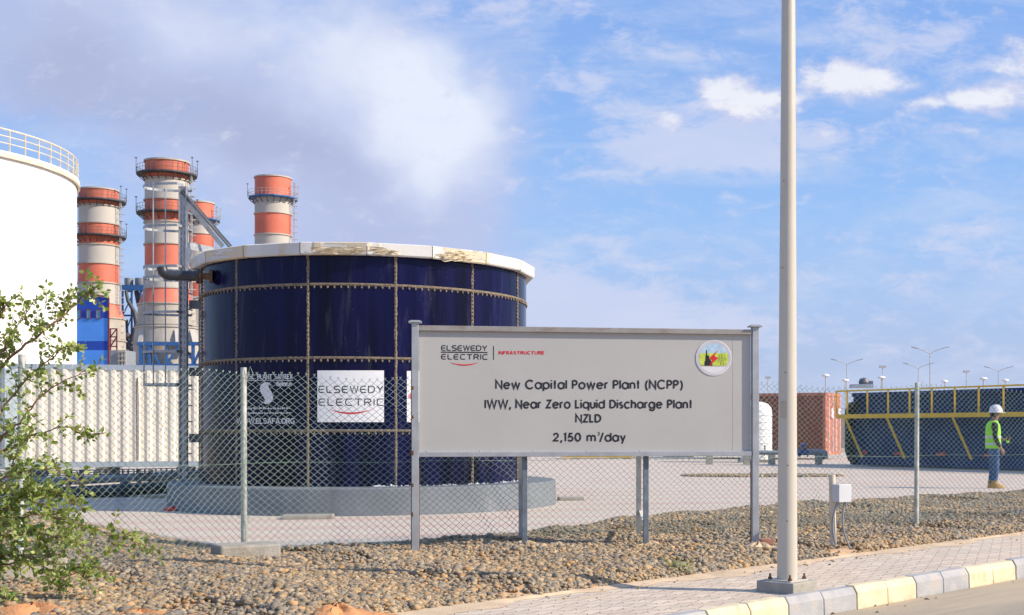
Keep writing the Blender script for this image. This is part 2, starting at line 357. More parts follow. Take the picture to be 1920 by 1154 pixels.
def ground_mat():
    m = bpy.data.materials.new('desert sand'); m.use_nodes = True; g = NT(m.node_tree); p = m.node_tree.nodes['Principled BSDF']
    co = g.n('ShaderNodeTexCoord').outputs['Object']
    c = g.mix(g.ramp(g.noise(co, .25, 8, .65), .3, .7), (.40, .29, .19, 1), (.52, .40, .28, 1))
    c = g.mix(g.ramp(g.noise(co, 9, 8, .7), .45, .7), c, (.33, .25, .17, 1))
    g.put(p.inputs['Base Color'], c); p.inputs['Roughness'].default_value = .95
    b = g.n('ShaderNodeBump'); b.inputs['Strength'].default_value = .5; b.inputs['Distance'].default_value = .03
    g.put(b.inputs['Height'], g.noise(co, 25, 8)); g.put(p.inputs['Normal'], b.outputs[0]); return m
def paver_mat(kind):
    m = bpy.data.materials.new(kind + ' pavers'); m.use_nodes = True; g = NT(m.node_tree); p = m.node_tree.nodes['Principled BSDF']
    co = g.n('ShaderNodeTexCoord').outputs['Object']
    walk = kind == 'pavement'
    rot = math.atan2(DV.y, DV.x) if walk else R(12)
    q = g.mapping(co, rot=(0, 0, -rot))
    s = g.n('ShaderNodeSeparateXYZ'); g.put(s.inputs[0], q)
    if walk:      # interlocking zigzag blocks
        x = g.m('ADD', s.outputs[0], g.m('MULTIPLY', g.m('PINGPONG', s.outputs[1], .06), .9))
        y = g.m('ADD', s.outputs[1], g.m('MULTIPLY', g.m('PINGPONG', s.outputs[0], .125), .42))
    else: x, y = s.outputs[0], s.outputs[1]
    cv = g.n('ShaderNodeCombineXYZ'); g.put(cv.inputs[0], x); g.put(cv.inputs[1], y)
    wob = g.n('ShaderNodeTexNoise'); g.put(wob.inputs['Vector'], co); wob.inputs['Scale'].default_value = 6
    vv = g.v('ADD', cv.outputs[0], g.v('SCALE', g.v('SUBTRACT', wob.outputs['Color'], (.5, .5, .5)), .012))
    br = g.n('ShaderNodeTexBrick'); g.put(br.inputs['Vector'], vv); br.offset = .5
    br.inputs['Scale'].default_value = 1; br.inputs['Brick Width'].default_value = .25 if walk else .22
    br.inputs['Row Height'].default_value = .12 if walk else .11; br.inputs['Mortar Size'].default_value = .006 if walk else .006
    br.inputs['Mortar Smooth'].default_value = .3; br.inputs['Bias'].default_value = 0
    br.inputs['Color1'].default_value = (1, 1, 1, 1); br.inputs['Color2'].default_value = (.80, .80, .80, 1) if walk else (.92, .92, .92, 1); br.inputs['Mortar'].default_value = (.40, .29, .24, 1) if walk else (.70, .66, .62, 1)
    if walk:
        base = g.mix(g.ramp(g.noise(co, .9, 5), .35, .65), (.66, .54, .42, 1), (.64, .55, .44, 1))
    else:
        st = g.m('PINGPONG', g.m('ADD', s.outputs[1], g.m('MULTIPLY', g.noise(g.mapping(q, scale=(.25, 1, 1)), 1.2, 3), 1.1)), .75)
        base = g.mix(g.ramp(st, .36, .62), (.585, .505, .425, 1), (.575, .43, .365, 1))
        base = g.mix(g.ramp(g.noise(co, .35, 6), .4, .7, True, 0, .5), base, (.61, .54, .46, 1))
    c = g.mix(1.0, base, br.outputs['Color'], 'MULTIPLY')
    sand = g.ramp(g.noise(g.mapping(q, scale=(.5, 1, 1)), 1.6, 9, .7), .50 if walk else .56, .74, True, 0, .75 if walk else .5)
    c = g.mix(sand, c, (.56, .43, .30, 1))
    g.put(p.inputs['Base Color'], c); p.inputs['Roughness'].default_value = .9
    b = g.n('ShaderNodeBump'); b.inputs['Strength'].default_value = .35; b.inputs['Distance'].default_value = .012
    hgt = g.m('ADD', g.m('MULTIPLY', br.outputs['Fac'], -1), g.m('MULTIPLY', g.noise(co, 60, 5), .35))
    g.put(b.inputs['Height'], hgt); g.put(p.inputs['Normal'], b.outputs[0]); return m
def road_mat():
    m = bpy.data.materials.new('dusty asphalt'); m.use_nodes = True; g = NT(m.node_tree); p = m.node_tree.nodes['Principled BSDF']
    co = g.n('ShaderNodeTexCoord').outputs['Object']; q = g.mapping(co, rot=(0, 0, -math.atan2(DV.y, DV.x)))
    c = g.mix(g.ramp(g.noise(co, 70, 4, .8), .35, .7), (.25, .21, .16, 1), (.42, .355, .265, 1))
    c = g.mix(g.ramp(g.noise(g.mapping(q, scale=(.12, 1.3, 1)), 1.4, 8, .7), .36, .68, True, 0, .8), c, (.49, .395, .27, 1))
    g.put(p.inputs['Base Color'], c); p.inputs['Roughness'].default_value = .9
    b = g.n('ShaderNodeBump'); b.inputs['Strength'].default_value = .4; b.inputs['Distance'].default_value = .01
    g.put(b.inputs['Height'], g.noise(co, 110, 4)); g.put(p.inputs['Normal'], b.outputs[0]); return m
M['ground'] = ground_mat(); M['yard'] = paver_mat('yard'); M['walk'] = paver_mat('pavement'); M['road'] = road_mat()

b = MB(); e = 3000                                                  # one ground sheet, stepping down to the road at the kerb
cols = [kerb_pt(t, -.06) for t in (-e, e)]
far = [p - NV * e for p in cols]; near = [p + NV * e for p in cols]
vs = [(*far[0].xy, -.035), (*far[1].xy, -.035), (*cols[0].xy, -.035), (*cols[1].xy, -.035), (*cols[0].xy, -.215), (*cols[1].xy, -.215), (*near[0].xy, -.215), (*near[1].xy, -.215)]
b.quadmesh(vs, [(0, 2, 3, 1), (2, 4, 5, 3), (4, 6, 7, 5)])
struct(b, 'ground', 'ground')
b = MB(); b.quadmesh([kerb_pt(-60, .02, Z_ROAD), kerb_pt(200, .02, Z_ROAD), kerb_pt(200, 9, Z_ROAD), kerb_pt(-60, 9, Z_ROAD)], [(0, 1, 2, 3)])
struct(b, 'road', 'road')

def near_Y(px): k = (px - PX) / F; return 10.944 / (1 - 1.1 * k)
FB = [(-900, 40.), (-300, 28.), (-100, 23.), (0, 20.6), (80, 18.8), (165, 17.3), (300, 15.2), (440, 13.72), (560, 13.75), (770, 14.55), (1000, 15.9), (1240, 19.2), (1500, 22.2), (1718, 24.2), (1920, 26.2), (2300, 31), (3000, 40)]
def far_Y(px):
    for (a, ya), (c, yc) in zip(FB, FB[1:]):
        if a <= px <= c: return ya + (yc - ya) * (px - a) / (c - a)
    return FB[-1][1]
cl = [-900, -600, -300, -200] + list(range(-100, 2301, 30)) + [2600, 3000]
b = MB(); vs = []; fs = []
for px in cl:
    y0 = far_Y(px) - .25
    vs += [(X_(px, y0), y0, 0), (X_(px, 34), 34, 0), (X_(px, 75), 75, 0)]
for i in range(len(cl) - 1):
    a = i * 3; fs += [(a, a + 3, a + 4, a + 1), (a + 1, a + 4, a + 5, a + 2)]
b.quadmesh(vs, fs); struct(b, 'paved_yard', 'yard')
b = MB()                                                            # low concrete edging between yard and gravel
pts = [(X_(px, far_Y(px)), far_Y(px)) for px in (-100, 0, 80, 165, 300, 440, 560, 770)]
for (x0, y0), (x1, y1) in zip(pts, pts[1:]):
    b.bar((x0, y0, .0), (x1, y1, .0), .10, .07)
struct(b, 'yard_edging', 'concrete', bevel=.012)

b = MB()                                                            # pavement sheet between gravel and kerb
tw = (KA - KB).dot(NV)
b.quadmesh([(*(KB + DV * t + NV * o).xy, Z_WALK) for t, o in ((-30, -.05), (90, -.05), (90, tw - .125), (-30, tw - .125))], [(0, 1, 2, 3)])
struct(b, 'pavement', 'walk')
b = MB(); vs = []; ts = np.arange(-12, 45, .06)                      # sand blown over the pavement's back edge
for t_ in ts:
    p = KB + DV * float(t_); wv = .13 + .09 * math.sin(t_ * 1.7) + .06 * math.sin(t_ * 4.3 + 1) + .04 * math.sin(t_ * 11) + random.uniform(-.012, .012)
    a0, a1, a2 = p - NV * .30, p + NV * .0, p + NV * max(.03, wv)
    vs += [(a0.x, a0.y, -.02), (a1.x, a1.y, -.008 + random.uniform(-.004, .004)), (a2.x, a2.y, Z_WALK + .002)]
b.quadmesh(vs, [(3 * i + k, 3 * i + k + 1, 3 * i + k + 4, 3 * i + k + 3) for i in range(len(ts) - 1) for k in (0, 1)])
struct(b, 'sand_drift', 'sand_pale', smooth=True)
b = MB(); t0 = -.51
L = .485
for i in range(-40, 120):
    t = t0 + i * L; b.k = 0 if (i // 2) % 2 == 0 else 1
    dz = random.uniform(-.004, .004)
    pr = [(-.125, -.215), (0.005, -.215), (0.0, -.075 + dz), (-.035, Z_WALK + .012 + dz), (-.125, Z_WALK + .012 + dz)]
    j = random.uniform(-.004, .004)
    a = [kerb_pt(t + .005, o + j, z) for o, z in pr]; b.prism(a, DV * (L - .012))
struct(b, 'kerb', ['kerb_yellow', 'kerb_grey'], bevel=.008)

# gravel bed: sandy soil and loose river stones
def hfield(x, y): return .018 + .022 * np.sin(x * 1.3 + .4) * np.cos(y * 1.1) + .018 * np.sin(x * 3.1 + y * 2.3) + .012 * np.sin(y * 4.7 - x * 2.2)
def edge_fade(px, Y):
    a, c = near_Y(px), far_Y(px); return max(0., min(1., (Y - a) / .35, (c - Y) / .5))
b = MB(); vs = []; fs = []; cl = list(range(-260, 2261, 20)); nr = 60
for px in cl:
    a, c = near_Y(px), far_Y(px)
    for j in range(nr + 1):
        Y = a + (c - a) * (j / nr) ** 1.5; x = X_(px, Y); fd = edge_fade(px, Y)
        vs.append((x, Y, -.026 + fd * (.036 + float(hfield(x, Y)))))
for i in range(len(cl) - 1):
    for j in range(nr):
        a = i * (nr + 1) + j; fs.append((a, a + nr + 1, a + nr + 2, a + 1))
b.quadmesh(vs, fs)
M['bed'] = mat('sandy bed soil', (.54, .36, .205), .95, var=.18, scale=2, bump=.6, bscale=60, dirt=(.36, .30, .24), damt=.6, dscale=30)
struct(b, 'gravel_bed_soil', 'bed', smooth=True)

def ico(sub):
    bm = bmesh.new(); bmesh.ops.create_icosphere(bm, subdivisions=sub, radius=1)
    v = np.array([q.co[:] for q in bm.verts]); f = np.array([[q.index for q in fc.verts] for fc in bm.faces]); bm.free(); return v, f
def stones(name, pos, size, sub, mname, lbl=None):
    V0, F0 = ico(sub); n = len(pos); k = len(V0)
    jit = 1 + rng.normal(0, .19, (16, k)); base = V0[None] * jit[:, :, None]
    sc = np.stack([rng.uniform(.8, 1.35, n), rng.uniform(.7, 1.05, n), rng.uniform(.5, .8, n)], 1) * size[:, None]
    pts = base[rng.integers(0, 16, n)] * sc[:, None, :]
    a = rng.uniform(0, 2 * np.pi, n); tx = rng.normal(0, .35, n); ca, sa, ct, st = np.cos(a), np.sin(a), np.cos(tx), np.sin(tx)
    x, y, z = pts[..., 0], pts[..., 1], pts[..., 2]
    y, z = y * ct[:, None] - z * st[:, None], y * st[:, None] + z * ct[:, None]
    x, y = x * ca[:, None] - y * sa[:, None], x * sa[:, None] + y * ca[:, None]
    vv = np.stack([x, y, z], 2) + pos[:, None, :]
    ff = (F0[None] + (np.arange(n) * k)[:, None, None]).reshape(-1, 3)
    me = bpy.data.meshes.new(name); me.vertices.add(n * k); me.vertices.foreach_set('co', vv.reshape(-1).astype(np.float32))
    me.loops.add(len(ff) * 3); me.loops.foreach_set('vertex_index', ff.reshape(-1).astype(np.int32))
    me.polygons.add(len(ff)); me.polygons.foreach_set('loop_start', (np.arange(len(ff)) * 3).astype(np.int32))
    me.update(calc_edges=True); me.polygons.foreach_set('use_smooth', np.ones(len(ff), bool))
    pal = np.array([(.30, .275, .245), (.25, .235, .22), (.36, .30, .235), (.40, .315, .22), (.43, .36, .27), (.21, .205, .20), (.34, .30, .25), (.46, .31, .17), (.42, .31, .20), (.38, .34, .28)])
    c = pal[rng.integers(0, len(pal), n)] * rng.uniform(.60, 1.12, (n, 1)) * np.array((1.03, .965, .83)); pt = np.sin(pos[:, 0] * 1.7 + 1.3 * np.sin(pos[:, 1] * 1.1)) * np.cos(pos[:, 1] * 1.4 + .8 * pos[:, 0]); pt = np.clip(.5 + .6 * pt + rng.normal(0, .2, n), 0, 1)[:, None]
    c = c * (np.array((.88, .91, .95)) * (1 - pt) + np.array((1.14, 1.04, .90)) * pt); c = np.concatenate([c, np.ones((n, 1))], 1)
    at = me.color_attributes.new('tint', 'FLOAT_COLOR', 'POINT'); at.data.foreach_set('color', np.repeat(c, k, 0).reshape(-1).astype(np.float32))
    me.materials.append(M[mname]); o = bpy.data.objects.new(name, me); COL.objects.link(o); return o
M['pebble'] = mat('river stone', (1, 1, 1), .8, var=.10, scale=30, attr='tint', dirt=(.46, .35, .24), damt=.45, dscale=9, bump=.25, bscale=120)
def scatter(n, px0, px1, y0, y1):
    out = []
    Ys = np.sqrt(rng.uniform(y0 * y0, y1 * y1, n * 3)); pxs = rng.uniform(px0, px1, n * 3)
    for px, Y in zip(pxs, Ys):
        if near_Y(px) + .02 < Y < far_Y(px) - .02: out.append((px, Y))
        if len(out) >= n: break
    return out
def bare(x, y):      # sandy patches with few stones
    return math.sin(x * 1.9 + 1.1) * math.sin(y * 1.6 + .3) + .5 * math.sin(x * 4.3 + y * 3.7) > .68
spots = [G(820, 1025), G(985, 1030), G(1215, 1028), G(1415, 1032), G(1560, 1035), G(455, 1050)]
def lay(dens, y0, y1, smin, smax):
    A = (2520 / F) * (y1 * y1 - y0 * y0) / 2; P_, S_ = [], []
    for px, Y in scatter(int(A * dens), -160, 2120, y0, y1):
        x = X_(px, Y)
        if bare(x, Y) and random.random() < .90: continue
        if any((x - q.x) ** 2 + (Y - q.y) ** 2 < .10 for q in spots) and random.random() < .93: continue
        fd = edge_fade(px, Y); s = smin + (smax - smin) * random.random() ** 1.5; s *= 1.45 if random.random() < .07 else 1
        if fd < .3 and random.random() < .45: continue
        P_.append((x, Y, -.02 + fd * (.036 + float(hfield(x, Y))) + s * random.uniform(-.15, .7) + fd * .012)); S_.append(s)
    return np.array(P_), np.array(S_)
ps, ss = lay(1650, 7.2, 12.5, .012, .027)
ex_ = [KB + DV * random.uniform(-5, 9) + NV * (abs(random.gauss(0, .16)) + .02) for _ in range(90)] + [KA + DV * random.uniform(-4, 6) + NV * random.uniform(.01, .25) for _ in range(30)]
ez = [Z_WALK + .004] * 90 + [Z_ROAD + .004] * 30                       # strays kicked on to the pavement and into the gutter
ps = np.concatenate([ps, np.array([(p.x, p.y, z) for p, z in zip(ex_, ez)])]); ss = np.concatenate([ss, rng.uniform(.006, .02, len(ex_))])
tag(stones('loose_river_stones', ps, ss, 2, 'pebble'), 'loose grey and tan river stones covering the bed by the fence', 'gravel', kind='stuff')
ps, ss = lay(900, 12.5, 27, .015, .031)
tag(stones('loose_river_stones', ps, ss, 1, 'pebble'), 'smaller looking river stones of the bed farther along the yard', 'gravel', kind='stuff')
# the flat oval of gravel out in the yard
n = 1500; a = rng.uniform(0, 2 * np.pi, n); r_ = np.sqrt(rng.uniform(0, 1, n)); cg = G(1430, 893)
ps = np.stack([cg.x + 2.3 * r_ * np.cos(a), cg.y + 1.0 * r_ * np.sin(a), np.full(n, .02)], 1)
tag(stones('gravel_patch', ps, rng.uniform(.03, .06, n), 1, 'pebble'), 'oval patch of brown gravel lying out on the paved yard', 'gravel', kind='stuff')
# orange sand mounds at the lower left
def mound(px, py, rx, ry, h, name='sand_mound', m='sand_orange'):
    c = G(px, py); b = MB(); vs = []; nr, na = 10, 40
    for i in range(nr + 1):
        for j in range(na):
            t = 2 * math.pi * j / na; r = i / nr; wv = 1 + .18 * math.sin(3 * t + 1) + .1 * math.sin(7 * t)
            z = h * (math.cos(r * math.pi) * .5 + .5) * (1 + .3 * math.sin(5 * t + 9 * r)) - .012 + (h * random.uniform(-.13, .13) if r < .9 else 0)
            vs.append((c.x + rx * r * wv * math.cos(t), c.y + ry * r * wv * math.sin(t), z + .02))
    fs = [(i * na + j, i * na + (j + 1) % na, (i + 1) * na + (j + 1) % na, (i + 1) * na + j) for i in range(nr) for j in range(na)]
    b.quadmesh(vs, fs); struct(b, name, m, smooth=True)
mound(630, 1158, .34, .26, .07); mound(60, 1160, .55, .4, .08); mound(260, 1162, .4, .25, .05)
for px, py in ((800, 1027), (985, 1032), (1215, 1032), (1420, 1034)): mound(px, py, .34, .26, .075, 'sand_patch', 'sand_pale')

# ------------------------------------------------------------------ large white storage tank, far left
C = Vector((-41.7, 69.2, 0)); TR, TZ = 10.3, Z_(345, 73.4)
t = thing('storage_tank', 'huge white storage tank with a railing round its roof, at the left edge', 'storage tank', C)
b = MB(); b.lathe(C, [(TR, -.03), (TR, TZ)], 160); b.build('tank_wall', 'white_paint', t, smooth=True)
for k in range(1, 6):
    b = MB(); z = k * TZ / 6; b.lathe(C, [(TR + .002, z - .03), (TR + .022, z - .012), (TR + .022, z + .012), (TR + .002, z + .03)], 160); b.build('weld_seam', 'white_paint', t, smooth=True)
b = MB(); b.lathe(C, [(TR + .03, TZ - .1), (TR + .16, TZ - .1), (TR + .16, TZ + .02), (TR * .5, TZ + .7), (.01, TZ + 1.1)], 120)
rf = b.build('roof', 'white_paint', t, smooth=True)
b = MB(); b.lathe(C, [(TR + .05, TZ - .30), (TR + .18, TZ - .30), (TR + .18, TZ - .12), (TR + .05, TZ - .12)], 140); b.build('rim_angle', 'cream_rail', t, smooth=True)
b = MB(); RR = TR + .05; n = 64
for zz, rr in ((1.15, .045), (.80, .03), (.45, .03)):
    b.tube([(C.x + RR * math.cos(2 * math.pi * i / 128), C.y + RR * math.sin(2 * math.pi * i / 128), TZ + zz) for i in range(128)], rr, 6, closed=True)
for i in range(n):
    a = 2 * math.pi * i / n; p = (C.x + RR * math.cos(a), C.y + RR * math.sin(a)); b.bar((*p, TZ - .1), (*p, TZ + 1.15), .07, .05)
b.build('roof_railing', 'cream_rail', t)

# ------------------------------------------------------------------ chimney stacks
def stack(name_label, px, Y, r, bands, plats, flare=None, blue=False, group='striped chimney stacks of the power plant'):
    """bands: list of (pixel row of the top, radius factor at the top, material index) down to the ground"""
    X = X_(px, Y); base = Vector((X, Y, -.03)); t = thing('chimney_stack', name_label, 'chimney', base, group)
    prof, mats = [], []
    zs = [Z_(py, Y) for py, _, _ in bands]
    for i, ((py, rf, mi), z) in enumerate(zip(bands, zs)):
        zn = zs[i + 1] if i + 1 < len(zs) else -.03; rn = bands[i + 1][1] if i + 1 < len(bands) else rf
        prof += [(r * rf, z), (r * rn, zn)]; mats += [mi, mi]
    prof = [(p, z + .03) for p, z in prof]
    b = MB(); b.lathe(base, [(r * .93, prof[0][1] - 1.5)] + prof, 64, mats=[mats[0]] + mats)
    b.build('shaft', ['stack_red', 'stack_red_stained', 'stack_white', 'stack_base'], t, smooth=True)
    b = MB()                                                        # stiffening rings at the colour joints
    for (py, rf, mi), z in list(zip(bands, zs))[1:]:
        q = r * rf; b.lathe((X, Y, z), [(q + .02, -.14), (q + .22, -.10), (q + .22, .10), (q + .02, .14)], 64)
    q = r; b.lathe((X, Y, zs[0]), [(q + .02, -.25), (q + .18, -.25), (q + .18, .02), (q - .2, .02)], 64)
    b.build_each('stiffener_ring', 'stack_base' if not blue else 'stack_white', t, smooth=True)
    for py in plats:
        z = Z_(py, Y); q = r; wd = 1.35
        b = MB(); b.lathe((X, Y, z), [(q + .02, -.30), (q + wd, -.22), (q + wd, .0), (q + .02, .0)], 24 if not blue else 10)
        pl = b.build('platform', 'blue_steel' if blue else 'dark_steel', t)
        b = MB(); nn = 36
        for i in range(nn):
            a = 2 * math.pi * i / nn; b.bar((X + (q + wd) * math.cos(a), Y + (q + wd) * math.sin(a), z), (X + (q + wd) * math.cos(a), Y + (q + wd) * math.sin(a), z + 1.2), .045, .045)
        for zz in (.6, 1.2): b.tube([(X + (q + wd) * math.cos(2 * math.pi * i / nn), Y + (q + wd) * math.sin(2 * math.pi * i / nn), z + zz) for i in range(nn)], .03, 4, closed=True)
        for a in (R(195), R(-15), R(20)):
            b.bar((X + (q + wd) * math.cos(a), Y + (q + wd) * math.sin(a), z), (X + (q + wd) * math.cos(a), Y + (q + wd) * math.sin(a), z + 2.6), .07, .07)
            b.box((X + (q + wd) * math.cos(a), Y + (q + wd) * math.sin(a), z + 2.6), (.34, .3, .14))
        b.build('railing', 'galv_dark' if not blue else 'stack_white', pl)
        b = MB()
        for i in range(20):
            a = 2 * math.pi * i / 20; ca, sa = math.cos(a), math.sin(a)
            b.bar((X + (q + .05) * ca, Y + (q + .05) * sa, z - 1.3), (X + (q + wd - .1) * ca, Y + (q + wd - .1) * sa, z - .26), .12, .12)
        b.build_each('bracket', 'dark_steel', pl)
    b = MB(); a = R(-8); xl, yl = X + (r + .9) * math.cos(a), Y + (r + .9) * math.sin(a)   # caged ladder on the right flank
    for d in (-.3, .3): b.bar((xl, yl + d, 8), (xl, yl + d, zs[0] - 1), .1, .1)
    z = 8
    while z < zs[0] - 1.5:
        b.tube([(xl + .75 * math.sin(q), yl + .45 * math.cos(q), z) for q in np.linspace(0, math.pi, 7)], .05, 4); b.bar((xl - .9, yl, z), (xl, yl, z), .06, .06); z += 1.3
    b.build('ladder', 'lamp_grey', t)
    return t
RD, RS, WH, BS = 0, 1, 2, 3
stack('striped red and white chimney stack beside the blue clad building, two dark platforms', 185, 240, 3.5,
      [(357, 1, RS), (389, 1, WH), (422, 1, RS), (462, 1, WH), (497, 1.0, RD), (533, 1.03, WH), (571, 1.03, RD), (599, 1.32, BS), (640, 1.36, BS)], (378, 444))
stack('tallest looking striped chimney stack with two dark platforms and a wide flared base', 313, 215, 3.5,
      [(304, 1, RS), (340, 1, WH), (378, 1, RS), (420, 1, WH), (461, 1, RD), (502, 1.0, WH), (543, 1.0, RD), (573, 1.30, BS), (611, 1.34, BS), (616, 1.42, BS), (645, 1.52, BS)], (328, 401))
stack('small looking striped chimney stack partly hidden behind the tallest one', 373, 275, 3.1,
      [(381, 1, RD), (413, 1, WH), (441, 1, RD), (469, 1, WH), (520, 1, RD), (560, 1, WH)], (413,), blue=True)
stack('striped chimney stack with a blue platform standing alone above the dark blue tank', 512, 254, 3.5,
      [(334, 1, RD), (371, 1, WH), (403, 1, RD), (443, 1, WH), (490, 1, RD), (530, 1, WH)], (372,), blue=True)

# ------------------------------------------------------------------ plant at the foot of the stacks
def part_box(t, name, m, px0, px1, py0, py1, Y, depth, **k):
    b = MB(); x0, x1, z1, z0 = X_(px0, Y), X_(px1, Y), Z_(py0, Y), Z_(py1, Y)
    b.box(((x0 + x1) / 2, Y + depth / 2, (z0 + z1) / 2), (x1 - x0, depth, z1 - z0)); return b.build(name, m, t, **k)
Y = 150; x0, x1 = X_(100, Y), X_(203, Y)
t = thing('clad_building', 'tall building clad in bands of royal and light blue sheet with small windows', 'building', ((x0 + x1) / 2, Y + 10, -.03))
zt = {k: Z_(k, Y) for k in (548, 560, 597, 640, 657)}
def clad(name, m, za0, za1, zb):                                    # ribbed band with its own slope on top
    b = MB(); n = 60
    for i in range(n):
        u0, u1 = i / n, (i + 1) / n; top0, top1 = za0 + (za1 - za0) * u0, za0 + (za1 - za0) * u1
        xa, xb = x0 + (x1 - x0) * u0, x0 + (x1 - x0) * u1; xm = xa + (xb - xa) * .72
        b.quadmesh([(xa, Y, zb), (xm, Y, zb), (xm, Y, top0), (xa, Y, top0), (xb, Y + .0, zb), (xb, Y, top1), ((xm + xb) / 2, Y - .06, zb), ((xm + xb) / 2, Y - .06, top1)],
                   [(0, 1, 2, 3), (1, 6, 7, 2), (6, 4, 5, 7)])
    b.quadmesh([(x1, Y, zb), (x1 - 9.5, Y + 20, zb), (x1 - 9.5, Y + 20, za1), (x1, Y, za1)], [(0, 1, 2, 3)])
    b.quadmesh([(x0, Y, zb), (x0 - 9.5, Y + 20, zb), (x0 - 9.5, Y + 20, za0), (x0, Y, za0)], [(0, 3, 2, 1)])
    return b.build(name, m, t)
lo = zt[548] - .9; sl_ = Z_(546, Y), Z_(559, Y)
w1 = clad('upper_wall', 'clad_dark', sl_[0], sl_[1], zt[597])
clad('light_band', 'clad_light', zt[597], zt[597], zt[640]); clad('dark_band', 'clad_dark', zt[640], zt[640], zt[657]); clad('lower_wall', 'clad_light', zt[657], zt[657], -.03)
b = MB(); b.bar((x0, Y - .12, sl_[0] + .1), (x1 + .1, Y - .12, sl_[1] + .1), .18, .18); b.bar((x1 + .08, Y - .08, -.03), (x1 + .08, Y - .08, sl_[1]), .15, .15)
b.build('trim', 'maroon', t)
b = MB(); b.quadmesh([(x0, Y, sl_[0]), (x1, Y, sl_[1]), (x1 - 9.5, Y + 20, sl_[1]), (x0 - 9.5, Y + 20, sl_[0])], [(0, 1, 2, 3)]); b.build('roof', 'clad_dark', t)
for px in (126, 144, 163, 181):
    xa, za, zb = X_(px, Y), Z_(581, Y), Z_(598, Y)
    b = MB(); ww = X_(px + 8, Y) - xa
    for bx in (((xa, za), (xa + ww, za)), ((xa, zb), (xa + ww, zb))): b.bar((bx[0][0] - .08, Y - .14, bx[0][1]), (bx[1][0] + .08, Y - .14, bx[1][1]), .06, .06)
    for xx in (xa, xa + ww): b.bar((xx, Y - .15, zb + .04), (xx, Y - .15, za - .04), .05, .05)
    f_ = b.build('window', 'maroon', t); b = MB(); b.box((xa + ww / 2, Y - .09, (za + zb) / 2), (ww, .05, za - zb)); b.build('pane', 'window_glass', f_)

# grey hoppers on a blue frame with ducts, between the stacks
Y = 252; t = thing('hopper_tower', 'grey hoppers on a blue steel frame with dark ducts between two striped stacks', 'hopper tower', (X_(245, Y), Y + 3, -.03))
for px, wd in ((234, 16), (256, 20), (271, 12)):
    r = X_(px + wd / 2, Y) - X_(px, Y); b = MB(); b.lathe((X_(px, Y), Y + 2, 0), [(.05, Z_(519, Y)), (r, Z_(520, Y)), (r, Z_(536, Y)), (r * .4, Z_(546, Y))], 24, capb=True); b.build('hopper', 'grey_pipe', t, smooth=True)
b = MB()
b.bar(P(226, 540, Y), P(282, 540, Y), .5, 1.1); b.bar(P(226, 540, Y + 4), P(282, 540, Y + 4), .4, 1.1)
for py in (592, 640): b.bar(P(226, py, Y), P(280, py, Y), .28, .35)
for px in (230, 247, 264, 278): b.bar((X_(px, Y), Y, -.03), (X_(px, Y), Y, Z_(540, Y)), .32, .32)
for pa, pb in (((230, 592), (247, 556)), ((247, 640), (264, 592)), ((230, 640), (247, 592)), ((264, 592), (278, 556)), ((230, 690), (247, 640)), ((264, 690), (247, 640))): b.bar(P(*pa, Y), P(*pb, Y), .18, .18)
b.build('frame', 'blue_steel', t)
b = MB(); b.tube([P(236, 546, Y - .6), P(240, 565, Y - .6), P(252, 585, Y - .6), P(257, 610, Y - .6), P(247, 640, Y - .6), P(247, 700, Y - .6)], [.30, .34, .42, .55, .6, .6], 12); b.tube([P(257, 546, Y + 1), P(262, 572, Y + 1), P(270, 584, Y + 1)], .6, 10); b.tube([P(232, 600, Y + 1), P(234, 650, Y + 1), P(240, 700, Y + 1)], .8, 12)
b.tube([P(262, 640, Y), P(250, 655, Y), P(244, 690, Y)], .9, 12)
b.build_each('duct', 'dark_steel', t, smooth=True)
b = MB()
for px, py in ((238, 630), (250, 642), (262, 632), (256, 655), (238, 660)): b.ball(P(px, py, Y - .8), (.75, .7, .65))
b.build_each('fan_casing', 'dark_steel', t, smooth=True)

# blue braced frame and tapering casing panels round the base of the tall stack
Y = 209; t = thing('stack_frame', 'blue braced steel frame standing round the foot of the tallest stack', 'steel frame', (X_(315, Y), Y, -.03))
b = MB()
for Yq in (Y, Y + 12):
    for py in (645, 686): b.bar(P(258, py, Yq), P(385, py, Yq), .55, .6)
    for px in (264, 280, 312, 342, 362, 378): b.bar((X_(px, Yq), Yq, -.03), (X_(px, Yq), Yq, Z_(644, Yq)), .45, .45)
for pa, pb in (((312, 686), (335, 648)), ((280, 648), (300, 686)), ((345, 650), (368, 686)), ((378, 650), (362, 686)), ((264, 686), (279, 650))): b.bar(P(*pa, Y), P(*pb, Y), .3, .35)
b.build('bracing', 'blue_steel', t)
b = MB(); Yp = Y + 1.0
for px, wd in ((277, 30), (316, 36), (352, 26)):
    pts = [P(px - wd * .5, 643, Yp), P(px + wd * .5, 643, Yp), P(px + wd * .42, 621, Yp + 1.2), P(px - wd * .42, 621, Yp + 1.2)]; b.prism(pts, (0, .4, 0))
b.build_each('casing_panel', 'stack_base', t)
b = MB()
for px in (262, 296, 334, 366): b.bar(P(px, 645, Yp - .3), P(px + (316 - px) * .12, 619, Yp + .9), .8, .3)
b.build_each('casing_rib', 'stack_white', t)
Y = 145; t = thing('vent_unit', 'grey louvred vent unit standing to the right of the blue clad building', 'vent unit', (X_(221, Y), Y, -.03))
part_box(t, 'casing', 'grey_pipe', 206, 235, 657, 700, Y, 3)
b = MB()
for px in (223, 229, 235): b.bar(P(px, 690, Y - .12), P(px, 659, Y - .12), .18, .1)
for py in (659, 668, 677): b.bar(P(221, py, Y - .25), P(236, py, Y - .25), .12, .1)
b.build('louvre_frame', 'stack_white', t)
b = MB(); Y2 = Y + 3.4
for px in (207, 219): b.bar((X_(px, Y2), Y2, -.03), (X_(px, Y2), Y2, Z_(617, Y2)), .13, .13)
